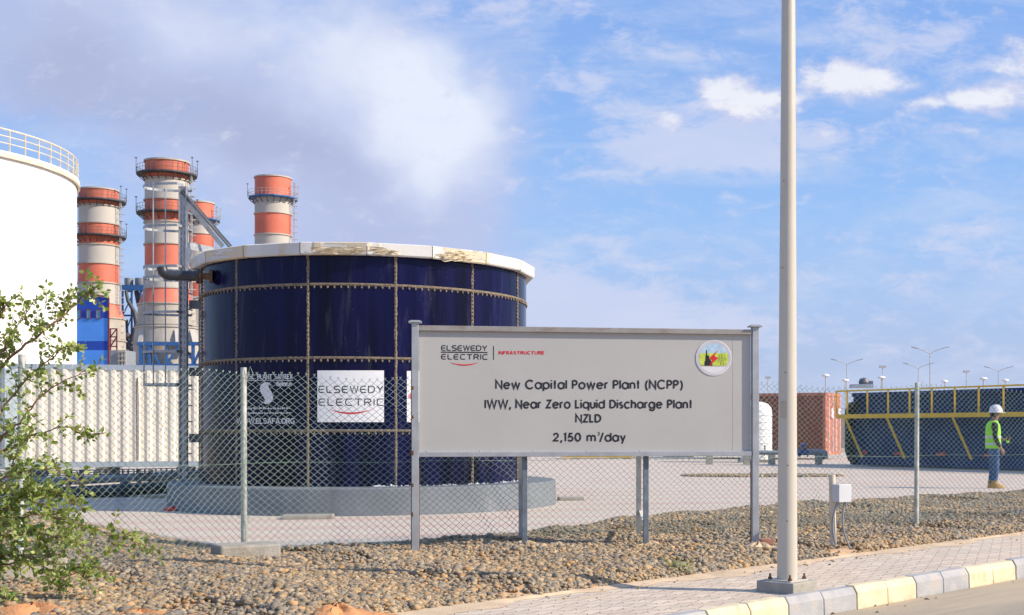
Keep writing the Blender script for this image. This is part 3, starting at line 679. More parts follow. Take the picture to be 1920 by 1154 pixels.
for py in (617, 632, 650): b.bar(P(206, py, Y2), P(220, py, Y2), .13, .13)
b.bar(P(207, 632, Y2), P(219, 617, Y2), .12, .12); b.bar(P(207, 650, Y2), P(219, 632, Y2), .12, .12)
b.build('service_frame', 'maroon', t)

# ------------------------------------------------------------------ white shipping container at the left
def corrugated(b, p0, p1, z0, z1, pitch=.28, depth=.036, frac=(.28, .16, .40, .16)):
    """trapezoid-ribbed wall from p0 to p1; depth towards the right-hand normal"""
    p0, p1 = Vector((*p0, 0)), Vector((*p1, 0)); d = (p1 - p0); Lw = d.length; d.normalize(); nr = Vector((d.y, -d.x, 0))
    s = 0; pr = []; n = max(1, round(Lw / pitch)); pt = Lw / n
    for i in range(n):
        a = i * pt; pr += [(a, 0), (a + frac[0] * pt, 0), (a + (frac[0] + frac[1]) * pt, -depth), (a + (frac[0] + frac[1] + frac[2]) * pt, -depth)]
    pr.append((Lw, 0)); vs = []
    for a, o in pr:
        q = p0 + d * a + nr * o; vs += [(q.x, q.y, z0), (q.x, q.y, z1)]
    b.quadmesh(vs, [(2 * i, 2 * i + 2, 2 * i + 3, 2 * i + 1) for i in range(len(pr) - 1)])
# grey post and tarpaulin edge just left of it
t = thing('blue_grey_cabinet', 'blue grey cabinet behind the bush, at the left edge beside the cream container', 'cabinet', (X_(-12, 30.6), 31, 0))
part_box(t, 'cabinet_body', 'container_cap', -40, 10, 690, 880, 30.6, 1.2, bevel=.02); part_box(t, 'door', 'grey_pipe', -34, 4, 700, 872, 30.57, .025, bevel=.01)

# pipe rack in front of it
tg = 'pipes on the rack before the cream container'
t = thing('pipe_rack', 'low pipe rack with a perforated galvanised top rail before the cream container', 'pipe rack', (X_(180, 24.5), 24.5, 0))
b = MB()
def rackY(px): return 23.5 + (px + 60) / 440 * 2.4
def perf(b, pa, pb, wd, th, nh):
    """bar with two rows of slots left open between its strips"""
    d = pb - pa; up = Vector((0, 0, 1))
    for o in (-.42, 0, .42): b.bar(pa + up * o * wd, pb + up * o * wd, th, wd * .16)
    for i in range(nh + 1):
        q = pa + d * (i / nh); b.bar(q - up * wd * .5, q + up * wd * .5, th * .9, .05)
ya, yb = rackY(-60), rackY(372)
perf(b, P(-60, 891, ya), P(372, 882, yb), .11, .02, 40)
b.build('perforated_rail', 'galv_dark', t)
for px in (-40, 128, 260):
    b = MB(); yy = rackY(px) + .1; b.bar((X_(px, yy), yy, 0), (X_(px, yy), yy, Z_(880, yy)), .07, .07); b.bar((X_(px + 8, yy), yy + .4, 0), (X_(px + 8, yy), yy + .4, Z_(882, yy)), .07, .07); b.bar((X_(px, yy), yy, .42), (X_(px + 8, yy), yy + .4, .42), .05, .05)
    b.build('leg', 'galv_dark', t)
b = MB(); b.tube([P(-60, 906, 24.6), P(150, 901, 25.3), P(365, 889, 26.0), P(420, 887, 26.6)], .085, 14); tag(b.build('pipe', 'grey_pipe', smooth=True), 'slimmer grey pipe, upper of the two on the low rack', 'pipe', tg)
b = MB(); pts = [P(-60, 930, 24.0), P(150, 924, 24.5), P(330, 913, 25.0), P(400, 911, 25.5)]; b.tube(pts, .125, 16)
for q in (.42, .75): p = pts[0].lerp(pts[2], q); b.tube([p + Vector((-.06, -.0, 0)), p + Vector((.06, 0, 0))], .165, 16)
tag(b.build('pipe', 'black_pipe', smooth=True), 'thick black pipe, lower of the two beside the low rack', 'pipe', tg)

# ------------------------------------------------------------------ dark blue bolted tank
TC = Vector((-4.777, 22.42, 0)); TRAD = 2.773; ZB, ZT = .42, 4.06
def tank_hit(px, py, off=0.0, rad=TRAD):
    k = (px - PX) / F; rr = rad + off
    A = 1 + k * k; B = -2 * (k * TC.x + TC.y); Cc = TC.x ** 2 + TC.y ** 2 - rr * rr
    disc = max(0, B * B - 4 * A * Cc); Y = (-B - math.sqrt(disc)) / (2 * A); return Vector((k * Y, Y, Z_(py, Y)))
def tank_phi(px): p = tank_hit(px, 700); return math.atan2(p.y - TC.y, p.x - TC.x)
def tank_pt(a, z, off=0.0): return Vector((TC.x + (TRAD + off) * math.cos(a), TC.y + (TRAD + off) * math.sin(a), z))
t = thing('bolted_tank', 'dark navy bolted steel water tank with brown seams and a white rim', 'water tank', (TC.x, TC.y, ZB))
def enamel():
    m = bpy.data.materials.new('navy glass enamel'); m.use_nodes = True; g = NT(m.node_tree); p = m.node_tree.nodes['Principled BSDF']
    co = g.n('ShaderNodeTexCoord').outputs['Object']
    c = g.mix(g.ramp(g.noise(g.mapping(co, scale=(1, 1, .07)), 2.2, 6, .6), .34, .66), (.0018, .0022, .013, 1), (.0072, .0070, .052, 1))  # upright streaks painted into the colour in place of reflections
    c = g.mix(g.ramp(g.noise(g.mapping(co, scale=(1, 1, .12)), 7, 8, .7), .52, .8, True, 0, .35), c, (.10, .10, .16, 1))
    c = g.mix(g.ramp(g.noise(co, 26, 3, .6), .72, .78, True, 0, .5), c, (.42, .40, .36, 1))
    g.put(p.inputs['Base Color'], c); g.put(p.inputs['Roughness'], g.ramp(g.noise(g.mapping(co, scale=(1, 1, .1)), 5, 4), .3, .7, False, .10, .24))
    p.inputs['Specular IOR Level'].default_value = .16
    b = g.n('ShaderNodeBump'); b.inputs['Strength'].default_value = .30; b.inputs['Distance'].default_value = .05
    g.put(b.inputs['Height'], g.noise(g.mapping(co, scale=(1, 1, .06)), 2.6, 3)); g.put(p.inputs['Normal'], b.outputs[0]); return m
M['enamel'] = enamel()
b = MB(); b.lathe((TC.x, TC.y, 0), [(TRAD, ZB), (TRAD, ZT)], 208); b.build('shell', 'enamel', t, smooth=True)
PH0 = tank_phi(742); DP = 2 * math.pi / 13; RINGS = [3.53, 2.40, 1.28]
for i in range(13):                                                 # a sealed lap joint with its bolt heads
    a = PH0 + i * DP; wd = .028 / TRAD; b = MB()
    zs = np.linspace(ZB, ZT - .05, 60); vs = []
    for z in zs:
        o1, o2 = random.uniform(-.25, .25) * wd, random.uniform(-.25, .25) * wd
        vs += [tank_pt(a - wd * .75 + o1, z, .002), tank_pt(a - wd * .3, z, .011), tank_pt(a + wd * .3, z, .011), tank_pt(a + wd * .75 + o2, z, .002)]
    b.quadmesh(vs, [(k * 4 + j, k * 4 + j + 1, k * 4 + j + 5, k * 4 + j + 4) for k in range(len(zs) - 1) for j in range(3)])
    z = ZB + .04
    while z < ZT - .1:
        p = tank_pt(a + random.uniform(-.1, .1) * wd, z, .012); b.ball(p, (.016, .016, .016), 7, 4); z += .062
    b.build('vertical_seam', 'sealant', t, smooth=True)
for zr in RINGS:
    b = MB(); n = 208; vs = []
    for j in range(n):
        a = 2 * math.pi * j / n; d = random.uniform(-.006, .006)
        vs += [tank_pt(a, zr - .022 + d, .002), tank_pt(a, zr - .010, .013), tank_pt(a, zr + .012, .013), tank_pt(a, zr + .020, .002)]
    b.quadmesh(vs, [(k * 4 + j, ((k + 1) % n) * 4 + j, ((k + 1) % n) * 4 + j + 1, k * 4 + j + 1) for k in range(n) for j in range(3)])
    for j in range(13 * 13):
        a = PH0 + j * DP / 13; p = tank_pt(a, zr - .042, .010); b.ball(p, (.016, .016, .024), 7, 4)
    b.build('ring_seam', 'sealant', t, smooth=True)
b = MB(); n = 90                                                   # ragged white grout at the foot, on the right
for i in range(n):
    a = tank_phi(700) + random.random() ** 1.3 * 1.4; p = tank_pt(a, ZB + random.uniform(-.004, .010), .004); b.ball(p, (random.uniform(.01, .035), .006, random.uniform(.004, .016) * (1 if i % 6 else 2.6)), 6, 4)
b.build('foot_grout', 'white_film', t, smooth=True)
# polygonal insulated rim
RM = 2.905; PHR = tank_phi(688); NS = 18
def rim_mat():
    m = bpy.data.materials.new('peeling white rim film'); m.use_nodes = True; g = NT(m.node_tree); p = m.node_tree.nodes['Principled BSDF']
    co = g.n('ShaderNodeTexCoord').outputs['Object']
    c = g.mix(g.ramp(g.noise(co, 2, 5), .35, .65), (.60, .59, .56, 1), (.68, .67, .64, 1))
    s = g.n('ShaderNodeSeparateXYZ'); g.put(s.inputs[0], co)
    where = g.ramp(g.noise(g.mapping(co, scale=(1, 1, .4)), .85, 3), .52, .56)
    tear = g.ramp(g.noise(g.mapping(co, scale=(.30, .30, 2.6)), 4.0, 6, .6, .4), .43, .46)
    c = g.mix(g.m('MULTIPLY', where, tear), c, (.62, .54, .39, 1))
    c = g.mix(g.ramp(g.noise(g.mapping(co, scale=(1, 1, .35)), 6, 6, .7), .68, .73, True, 0, .7), c, (.45, .33, .16, 1))
    g.put(p.inputs['Base Color'], c); p.inputs['Roughness'].default_value = .6
    b = g.n('ShaderNodeBump'); b.inputs['Strength'].default_value = .6; b.inputs['Distance'].default_value = .02
    g.put(b.inputs['Height'], g.m('MULTIPLY', where, tear)); g.put(p.inputs['Normal'], b.outputs[0]); return m
M['rim'] = rim_mat()
b = MB(); zr0, zr1 = 3.965, 4.150
for i in range(NS):
    a0, a1 = PHR + i * 2 * math.pi / NS + .002, PHR + (i + 1) * 2 * math.pi / NS - .002
    def rp(a, r, z): return Vector((TC.x + r * math.cos(a), TC.y + r * math.sin(a), z))
    j = random.uniform(-.008, .008); pr = [(RM + .0, zr0 + j), (RM + .015, zr0 + .02 + j), (RM + .02, zr1), (RM - .04, zr1 + .02), (RM - .6, zr1 + .05)]
    vs = [];
    for r, z in pr: vs += [rp(a0, r, z), rp(a1, r, z)]
    vs += [rp(a0, RM - .12, zr0 + .01), rp(a1, RM - .12, zr0 + .01)]
    m_ = len(pr); b.quadmesh(vs, [(2 * k, 2 * k + 1, 2 * k + 3, 2 * k + 2) for k in range(m_ - 1)] + [(0, 2 * m_, 2 * m_ + 1, 1)])
b.build('rim_band', 'rim', t)
b = MB(); b.lathe((TC.x, TC.y, 0), [(RM - .10, 4.12), (RM - .62, 4.19), (.02, 4.55)], 54); b.build('roof', 'white_film', t, smooth=True)
b = MB()                                                            # torn film curls standing off the rim
for pxa, pxb, py in ((584, 640, 465), (600, 690, 470), (640, 735, 466), (700, 760, 472), (810, 870, 478), (825, 885, 484), (830, 880, 474)):
    for k in range(3):
        pa, pb = pxa + random.uniform(-4, 4), pxb + random.uniform(-10, 10); vs = []; n = 9
        for i in range(n):
            px = pa + (pb - pa) * i / (n - 1); yy = py + k * 3 + random.uniform(-1.5, 1.5); w_ = 2.2 * math.sin(math.pi * (i + .4) / n) + .3; 
            p1 = tank_hit(px, yy, RM - TRAD + .012); p2 = tank_hit(px, yy - w_, RM - TRAD + .012 + .02 * math.sin(i * 1.3 + k)); vs += [p1, p2]
        b.quadmesh(vs, [(2 * i, 2 * i + 2, 2 * i + 3, 2 * i + 1) for i in range(n - 1)])
b.build_each('torn_film', mat('cream torn film', (.62, .52, .35), .7, var=.2, scale=12), t)
# outlet pipe with elbow and rusty flange
b = MB(); fy = tank_hit(396, 519); q0 = Vector((fy.x, fy.y - .02, fy.z)); dirp = Vector((-1, -.25, 0)).normalized()
p1 = q0 + dirp * .22; p2 = q0 + dirp * .62
b.tube([p1 - dirp * .02, p2, p2 + dirp * .06 + Vector((0, 0, .01)), p2 + dirp * .11 + Vector((0, 0, .05)), p2 + dirp * .125 + Vector((0, 0, .13))], .082, 16)
b.tube([p1 - dirp * .04, p1], .125, 18)
op = b.build('outlet_pipe', 'black_pipe', t, smooth=True)
b = MB(); b.tube([q0, p1 - dirp * .03], .052, 14); b.tube([q0 - dirp * .03, q0 + dirp * .015], .105, 18); b.tube([p1 - dirp * .08, p1 - dirp * .045], .122, 18); b.build('flange', 'rust_flange', op, smooth=True)

# concrete plinth under the tank
RP = 3.29
t = thing('tank_plinth', 'low grey painted concrete plinth carrying the dark blue tank', 'plinth', (TC.x, TC.y, 0))
b = MB(); b.lathe((TC.x, TC.y, 0), [(RP + .01, -.02), (RP, .40), (RP - .02, .418), (.02, .419)], 120, a0=tank_phi(980) + .02, a1=tank_phi(980) + .02 + 2 * math.pi); b.build('plinth_body', 'plinth', t, smooth=True)

# ladder with hoop cage on the tank's left flank
YL0, YL1 = 22.1, 22.55
t = thing('caged_ladder', 'galvanised caged ladder with perforated rails fixed to the left side of the dark blue tank', 'ladder', (X_(343, 22.3), 22.3, .42))
def channel(px, Y, py0, py1, holes=True):
    b = MB(); x = X_(px, Y); z0, z1 = max(.42, Z_(py0, Y)), Z_(py1, Y); wd = .135
    for o in (-.44, .44): b.bar((x + o * wd, Y, z0), (x + o * wd, Y, z1), wd * .14, .05)
    b.bar((x, Y + .012, z0), (x, Y + .012, z1), wd * .34, .012)
    z = z0
    while z < z1: b.box((x, Y + .010, z + .02), (wd * .86, .010, .045)); z += .105
    return b
channel(343, YL0, 906, 350).build('rail', 'galv', t); channel(345, YL1, 906, 352).build('rail', 'galv_dark', t)
xl = X_(343, YL0)
b = MB(); z = .6
while z < Z_(360, 22.3): b.tube([(xl + .01, YL0 + .03, z), (xl + .01, YL1 - .03, z)], .014, 6); z += .28
b.build('rungs', 'galv', t)
ym = (YL0 + YL1) / 2
def hoop_pt(a): return (xl - .06 - .70 * math.sin(a), ym - .36 * math.cos(a) - .0)
for py, fullw in ((351, 1), (428, 1), (503, 1), (522, 1), (588, 1), (661, 1), (722, 1)):
    b = MB(); z = Z_(py, 22.3); pts = [(xl, YL0 + .02, z)] + [(*hoop_pt(a), z) for a in np.linspace(0, math.pi, 22)] + [(xl, YL1, z)]
    for p, q in zip(pts, pts[1:]): b.bar(p, q, .009, .042)
    b.build('hoop', 'galv', t)
for a, y0, y1 in ((R(38), 722, 348), (R(90), 722, 522), (R(142), 722, 348)):
    b = MB(); p = hoop_pt(a); b.bar((*p, Z_(y0, 22.3)), (*p, Z_(y1, 22.3)), .042, .009, up=(1, 0, 0)); b.build('cage_strap', 'galv', t)
b = MB()
tops = P(341, 357, YL0); b.bar(tops, P(433, 466, YL0 - .1), .05, .012); b.bar(tops + Vector((0, .0, -.02)), P(432, 463, YL0 + .1), .012, .075)
b.build('handrail', 'galv_dark', t)
b = MB(); b.bar(P(345, 374, YL1), P(418, 463, YL1), .012, .08); b.bar(P(345, 460, YL0), P(400, 470, YL0 + .3), .02, .12); b.prism([P(347, 462, YL0 - .03), P(362, 470, YL0 - .03), P(352, 498, YL0 - .03), P(347, 510, YL0 - .03)], (0, .02, 0)); b.build('top_bracket', 'galv', t)
for py in (570, 697, 822):
    b = MB(); b.box(((X_(348, YL0) + X_(392, YL0)) / 2, YL0 + .15, Z_(py, YL0)), (X_(388, YL0) - X_(346, YL0), .02, .15)); b.build('wall_bracket', 'galv_dark', t)
b = MB(); b.bar((X_(375, 22.0), 22.0, .42), (X_(375, 22.0), 22.0, Z_(508, 22.0)), .045, .02)
z = .5
while z < Z_(512, 22): b.ball((X_(375, 22.0), 21.985, z), (.018, .012, .018), 6, 4); z += .10
z = .7
while z < Z_(540, 22): b.bar((X_(377, 22), 22.02, z), (X_(388, 22), 22.05, z + .03), .02, .02); b.bar((X_(377, 22), 22.02, z - .12), (X_(386, 22), 22.05, z - .12), .02, .02); z += .62
b.build('bolted_strip', 'galv_dark', t)

# ------------------------------------------------------------------ stroke lettering
def arc(cx, cy, rx, ry, a0, a1, n=14): return [(cx + rx * math.cos(R(a0 + (a1 - a0) * i / n)), cy + ry * math.sin(R(a0 + (a1 - a0) * i / n))) for i in range(n + 1)]
XH = .72; o_ = arc(.36, .36, .36, .36, 0, 360, 24)
GL = {  # advance width, strokes
 'N': (.74, [[(0, 0), (0, 1), (.74, 0), (.74, 1)]]), 'C': (.92, [arc(.5, .5, .5, .5, 42, 318, 22)]), 'P': (.54, [[(0, 0), (0, 1)], [(0, .96), (.28, .96)] + arc(.28, .71, .26, .25, 90, -90, 10)[1:] + [(0, .46)]]),
 'I': (.0, [[(0, 0), (0, 1)]]), 'W': (1.24, [[(0, 1), (.31, 0), (.62, 1), (.93, 0), (1.24, 1)]]), 'Z': (.62, [[(.03, .95), (.6, .95), (.02, .05), (.62, .05)]]), 'L': (.44, [[(0, 1), (0, .05), (.44, .05)]]),
 'D': (.72, [[(0, 0), (0, 1)], [(0, .95), (.24, .95)] + arc(.24, .5, .48, .45, 90, -90, 14)[1:] + [(0, .05)]]), '(': (.22, [arc(.62, .38, .6, .78, 130, 230, 10)]), ')': (.22, [arc(-.38, .38, .6, .78, 50, -50, 10)]),
 'e': (.72, [[(.02, .38), (.70, .38)], arc(.36, .36, .36, .34, 2, 318, 22)]), 'w': (.98, [[(0, XH), (.245, 0), (.49, XH), (.735, 0), (.98, XH)]]), 'a': (.72, [o_, [(.72, 0), (.72, XH)]]), 'p': (.72, [o_, [(0, XH), (0, -.3)]]),
 'd': (.72, [o_, [(.72, 0), (.72, 1.02)]]), 'q': (.72, [o_, [(.72, XH), (.72, -.3)]]), 'g': (.72, [o_, [(.72, XH), (.72, 0)] + arc(.37, -.02, .35, .28, 0, -160, 12)]), 'o': (.72, [o_]), 'c': (.64, [arc(.36, .36, .36, .36, 45, 315, 18)]),
 'i': (.0, [[(0, 0), (0, XH)], [(0, .90), (0, 1.03)]]), 't': (.30, [[(.15, 0), (.15, 1.0)], [(0, .67), (.30, .67)]]), 'l': (.0, [[(0, 0), (0, 1.02)]]), 'n': (.54, [[(0, 0), (0, XH)], [(0, .40)] + arc(.27, .42, .27, .27, 180, 0, 12)[1:] + [(.54, 0)]]),
 'u': (.54, [[(0, XH), (0, .30)] + arc(.27, .29, .27, .27, 180, 360, 12)[1:] + [(.54, XH)]]), 'h': (.54, [[(0, 0), (0, 1.02)], [(0, .40)] + arc(.27, .42, .27, .27, 180, 0, 12)[1:] + [(.54, 0)]]), 'r': (.28, [[(0, 0), (0, XH)], [(0, .42)] + arc(.24, .42, .24, .27, 180, 70, 8)[1:]]),
 's': (.40, [arc(.20, .53, .17, .16, 40, 270, 10) + arc(.20, .20, .19, .17, 90, -140, 10)[1:]]), 'm': (.92, [[(0, 0), (0, XH)], [(0, .44)] + arc(.23, .45, .23, .24, 180, 0, 10)[1:] + [(.46, 0)], [(.46, .44)] + arc(.69, .45, .23, .24, 180, 0, 10)[1:] + [(.92, 0)]]),
 'y': (.58, [[(0, XH), (.30, 0)], [(.58, XH), (.17, -.3)]]), '/': (.42, [[(0, -.1), (.42, 1.05)]]), ',': (.06, [[(.09, .13), (-.02, -.22)]]), '.': (.0, [[(0, 0), (0, .12)]]),
 '2': (.56, [[(.02, .72)] + arc(.28, .70, .25, .26, 175, -35, 12) + [(.0, .05), (.58, .05)]]), '1': (.20, [[(0, .86), (.18, .96), (.18, 0)]]), '5': (.54, [[(.50, .95), (.16, .95), (.08, .52)] + arc(.26, .31, .27, .28, 125, -155, 14)]),
 '0': (.58, [arc(.29, .5, .29, .47, 0, 360, 24)]), '3': (.5, [arc(.24, .74, .22, .23, 150, -80, 10), arc(.24, .27, .26, .26, 85, -150, 12)]), ' ': (.22, [])}
TE = [(1, .96), (.34, .96), (.10, .88), (0, .68), (0, .32), (.10, .12), (.34, .04), (1, .04)]
GT = {'E': (.92, [[(.92 * x, y) for x, y in TE], [(.02, .5), (.86, .5)]]), 'L': (.82, [[(0, 1), (0, .3), (.08, .1), (.28, .04), (.82, .04)]]), 'S': (.95, [[(.92, .96), (.2, .96), (.04, .86), (.04, .64), (.2, .53), (.76, .47), (.92, .36), (.92, .14), (.76, .04), (0, .04)]]),
 'W': (1.35, [[(0, 1), (.34, .02), (.68, .98), (1.01, .02), (1.35, 1)]]), 'D': (1.0, [[(0, 0), (0, 1)], [(0, .96), (.62, .96), (.9, .84), (1.0, .62), (1.0, .38), (.9, .16), (.62, .04), (0, .04)]]), 'Y': (1.0, [[(0, 1), (.5, .46), (.5, 0)], [(.5, .46), (1.0, 1)]]),
 'C': (.95, [[(.95, .96), (.34, .96), (.10, .88), (0, .68), (0, .32), (.10, .12), (.34, .04), (.95, .04)]]), 'T': (1.0, [[(0, .96), (1.0, .96)], [(.5, .96), (.5, 0)]]), 'R': (.95, [[(0, 0), (0, 1)], [(0, .96), (.7, .96), (.92, .84), (.92, .60), (.7, .48), (0, .48)], [(.5, .48), (.95, 0)]]), 'I': (0, [[(0, 0), (0, 1)]]), ' ': (.3, [])}
GB = {'I': (.0, [[(0, 0), (0, 1)]]), 'N': (.62, [[(0, 0), (0, 1), (.62, 0), (.62, 1)]]), 'F': (.5, [[(0, 0), (0, 1)], [(0, .92), (.52, .92)], [(0, .5), (.45, .5)]]), 'R': (.6, [[(0, 0), (0, 1)], [(0, .92), (.36, .92)] + arc(.36, .71, .22, .21, 90, -90, 8)[1:] + [(0, .5)], [(.32, .5), (.60, 0)]]),
 'A': (.72, [[(0, 0), (.36, 1), (.72, 0)], [(.14, .3), (.58, .3)]]), 'S': (.6, [arc(.3, .73, .26, .21, 35, 270, 10) + arc(.3, .29, .28, .23, 90, -145, 10)[1:]]), 'T': (.66, [[(0, .92), (.66, .92)], [(.33, .92), (.33, 0)]]), 'U': (.62, [[(0, 1), (0, .36)] + arc(.31, .34, .31, .28, 180, 360, 10) + [(.62, 1)]]), 'C': (.68, [arc(.36, .5, .36, .44, 45, 315, 16)]), 'E': (.52, [[(.54, .08), (0, .08), (0, .92), (.54, .92)], [(0, .5), (.48, .5)]]),
 'P': (.56, [[(0, 0), (0, 1)], [(0, .92), (.32, .92)] + arc(.32, .68, .23, .24, 90, -90, 8)[1:] + [(0, .44)]]), 'L': (.48, [[(0, 1), (0, .08), (.48, .08)]]), 'X': (.66, [[(0, 0), (.66, 1)], [(0, 1), (.66, 0)]]), 'W': (1.0, [[(0, 1), (.25, 0), (.5, 1), (.75, 0), (1.0, 1)]]), 'O': (.76, [arc(.38, .5, .38, .45, 0, 360, 20)]), 'G': (.72, [arc(.36, .5, .36, .44, 45, 340, 16) + [(.70, .46), (.42, .46)]]), 'J': (.4, [[(.38, 1), (.38, .3)] + arc(.19, .27, .19, .22, 0, -170, 8)]), '.': (.0, [[(0, 0), (0, .14)]]), ' ': (.28, []),
 'B': (.56, [[(0, 0), (0, 1)], [(0, .92), (.28, .92)] + arc(.28, .72, .2, .2, 90, -90, 8)[1:] + [(0, .52)], [(.28, .5)] + arc(.3, .28, .24, .22, 90, -90, 8) + [(0, .06)]]), 'e': GL['e'], 'l': GL['l'], 'a': GL['a'], 'r': GL['r'], 'u': GL['u'], 's': GL['s']}
def ribbon(b, pts, half, mp, lift):
    """mitred strip along 2-D pixel points; mp lifts pixel points on to the surface"""
    n = len(pts)
    if n < 2: return
    closed = math.hypot(pts[0][0] - pts[-1][0], pts[0][1] - pts[-1][1]) < 1e-4
    if closed: pts = pts[:-1]; n -= 1
    L_, R_ = [], []
    for i, p in enumerate(pts):
        def dr(a, c): dx, dy = c[0] - a[0], c[1] - a[1]; l = math.hypot(dx, dy) or 1; return dx / l, dy / l
        d0 = dr(pts[i - 1], p) if (i > 0 or closed) else None; d1 = dr(p, pts[(i + 1) % n]) if (i < n - 1 or closed) else None
        d0 = d0 or d1; d1 = d1 or d0
        nx, ny = -(d0[1] + d1[1]), d0[0] + d1[0]; l = math.hypot(nx, ny) or 1; nx, ny = nx / l, ny / l
        c = max(.42, -d0[1] * nx + d0[0] * ny); q = half / c
        L_.append((p[0] + nx * q, p[1] + ny * q)); R_.append((p[0] - nx * q, p[1] - ny * q))
    vs = [mp(*a, lift) for pr in zip(L_, R_) for a in pr]; m_ = n if closed else n - 1
    b.quadmesh(vs, [(2 * i, 2 * i + 1, (2 * ((i + 1) % n)) + 1, 2 * ((i + 1) % n)) for i in range(m_)])
def letters(b, txt, glyphs, mp, x0, x1, base, cap, half, gap=.24, slant=0, sink=0):
    """text stretched between pixel columns x0..x1, its baseline on row base, cap pixels tall"""
    tot = sum(glyphs[c][0] + gap for c in txt) - gap; sx = (x1 - x0) / tot; x = 0; k = 0
    for c in txt:
        adv, st = glyphs[c]
        for s_ in st:
            ribbon(b, [(x0 + (x + px) * sx, base - py * cap + slant * (x0 + (x + px) * sx - x0)) for px, py in s_], half, mp, .0012 + .0003 * (k % 5)); k += 1
        x += adv + gap
def smile(b, x0, x1, y0, y1, mp, lift=.0016):
    n = 16; up, dn = [], []
    for i in range(n + 1):
        u = i / n; s_ = 4 * u * (1 - u); x = x0 + (x1 - x0) * u; up.append(mp(x, y0 + (y1 - y0) * .62 * s_, lift)); dn.append(mp(x, y0 + (y1 - y0) * s_ + .05, lift))
    b.quadmesh(up + dn, [(i, i + 1, n + 2 + i, n + 1 + i) for i in range(n)])

# banners and decals on the tank
def tm(px, py, h):
    return tank_hit(px, py, .004 + h)
def sheet(b, px0, px1, py0, py1, off, n=14):
    vs = []
    for i in range(n + 1):
        px = px0 + (px1 - px0) * i / n; a = tank_hit(px, py0, off); vs += [a, tank_hit(px, py1, off)]
    b.quadmesh(vs, [(2 * i, 2 * i + 1, 2 * i + 3, 2 * i + 2) for i in range(n)])
g_ = 'white banners stuck on the dark blue tank'
bt = t = bpy.data.objects['bolted_tank']
b = MB(); sheet(b, 595, 720, 695, 792, .0045); ba = b.build('banner', 'white_film', bt)
b = MB(); letters(b, 'ELSEWEDY', GT, tm, 598, 718, 737, 13, .95, .42); letters(b, 'ELECTRIC', GT, tm, 598, 719, 761, 13, .95, .48); b.build('lettering', 'ink_black', ba)
b = MB(); smile(b, 619, 697, 768, 777, tm); b.build('smile_mark', 'ink_red', ba)
b = MB(); sheet(b, 763, 884, 696, 792, .0045); ba = b.build('banner', 'white_film', bt)
b = MB(); letters(b, 'IN', GB, tm, 767, 775, 748, 9, .9, .3); b.build('lettering', 'ink_red', ba)
b = MB()
letters(b, 'CJSC. PLANT SANTEX', GB, tm, 456, 548, 711, 9, .75, .2); ribbon(b, [(x, 713.5) for x in range(460, 551, 6)], .5, tm, .004)
letters(b, 'Belarus', GB, tm, 519, 547, 724, 8, .7, .22)
letters(b, 'WWW.ELSAFA.ORG', GB, tm, 444, 552, 795, 10.5, .85, .2)
for row, hh in ((766, 3.2), (775, 2.4)):                             # two lines of fine cursive print
    x = 463
    while x < 540:
        L2 = random.uniform(5, 11); ribbon(b, [(x + L2 * i / 8, row + hh * .5 * math.sin(i * 2.3 + x) * (1 if i % 3 else .2)) for i in range(9)], .55, tm, .004 + .0005 * (int(x) % 3)); ribbon(b, [(x + L2 * .3, row + 2), (x + L2 * .3, row - hh)], .45, tm, .0055); x += L2 + 1.2
c1 = [(512, 724), (507, 719), (499, 717.5), (492, 721), (489, 728), (491, 735), (497, 741), (503, 747)]; 
left = [(511, 723.5), (504, 717.5), (496, 717), (489.5, 721.5), (487, 728.5), (489, 737), (495, 746), (497.5, 751), (495, 755), (490, 754.5), (486, 750)]
right = [(511, 724), (507, 721.5), (504, 721), (503, 724), (505, 729), (509, 735), (512, 742), (512, 749), (508, 755), (499, 758.5), (486, 750.5)]
vs = [tm(*p, .004) for pr in zip(left, right) for p in pr]; b.quadmesh(vs, [(2 * i, 2 * i + 1, 2 * i + 3, 2 * i + 2) for i in range(len(left) - 1)])
b.build('printed_decal', 'decal_white', bt)

# ------------------------------------------------------------------ the sign board
SL, SR = Vector((X_(784, 13.2), 13.2, 0)), Vector((X_(1409, 13.75), 13.75, 0))
SD = (SR - SL).normalized(); SN = Vector((SD.y, -SD.x, 0)); SLEN = (SR - SL).length
def sm(px, py, h=0.0):
    k = (px - PX) / F; s_ = (k * SL.y - SL.x) / (SD.x - k * SD.y); q = SL + SD * s_; return Vector((q.x, q.y, Z_(py, q.y))) + SN * h
def srot(): return math.atan2(SD.y, SD.x)
sz0, sz1 = 1.022, 2.349
mid = SL + SD * SLEN / 2
t = thing('plant_sign', 'wide pale grey plant sign on silver posts in front of the wire fence', 'sign', (mid.x, mid.y, .0))
b = MB(); b.box((mid.x, mid.y, (sz0 + sz1) / 2) + tuple() if False else Vector((mid.x, mid.y, (sz0 + sz1) / 2)) - SN * .0105, (SLEN - .02, .02, sz1 - sz0 - .05), srot()); panel = b.build('panel', 'sign_face', t)
b = MB(); b.bar(sm(1374, 628, .0004), sm(1374, 849, .0004), .0022, .001, up=SN); b.build('sheet_joint', 'sign_face', panel)
b = MB()
for px in (800, 900, 1000, 1100, 1200, 1300, 1392):
    for py in (629 if px < 1100 else 633, 846): b.ball(sm(px, py, .001), (.007, .003, .007), 8, 4)
b.build_each('rivet', 'sign_steel', panel)
for nm, z, hh, mt in (('top_rail', sz1 - .012, .055, 'rail_rusty'), ('bottom_rail', sz0 + .012, .05, 'sign_steel')):
    b = MB(); b.box(Vector((mid.x, mid.y, z)) + SN * .005, (SLEN - .004, .062, hh), srot()); b.build(nm, mt, t, bevel=.004)
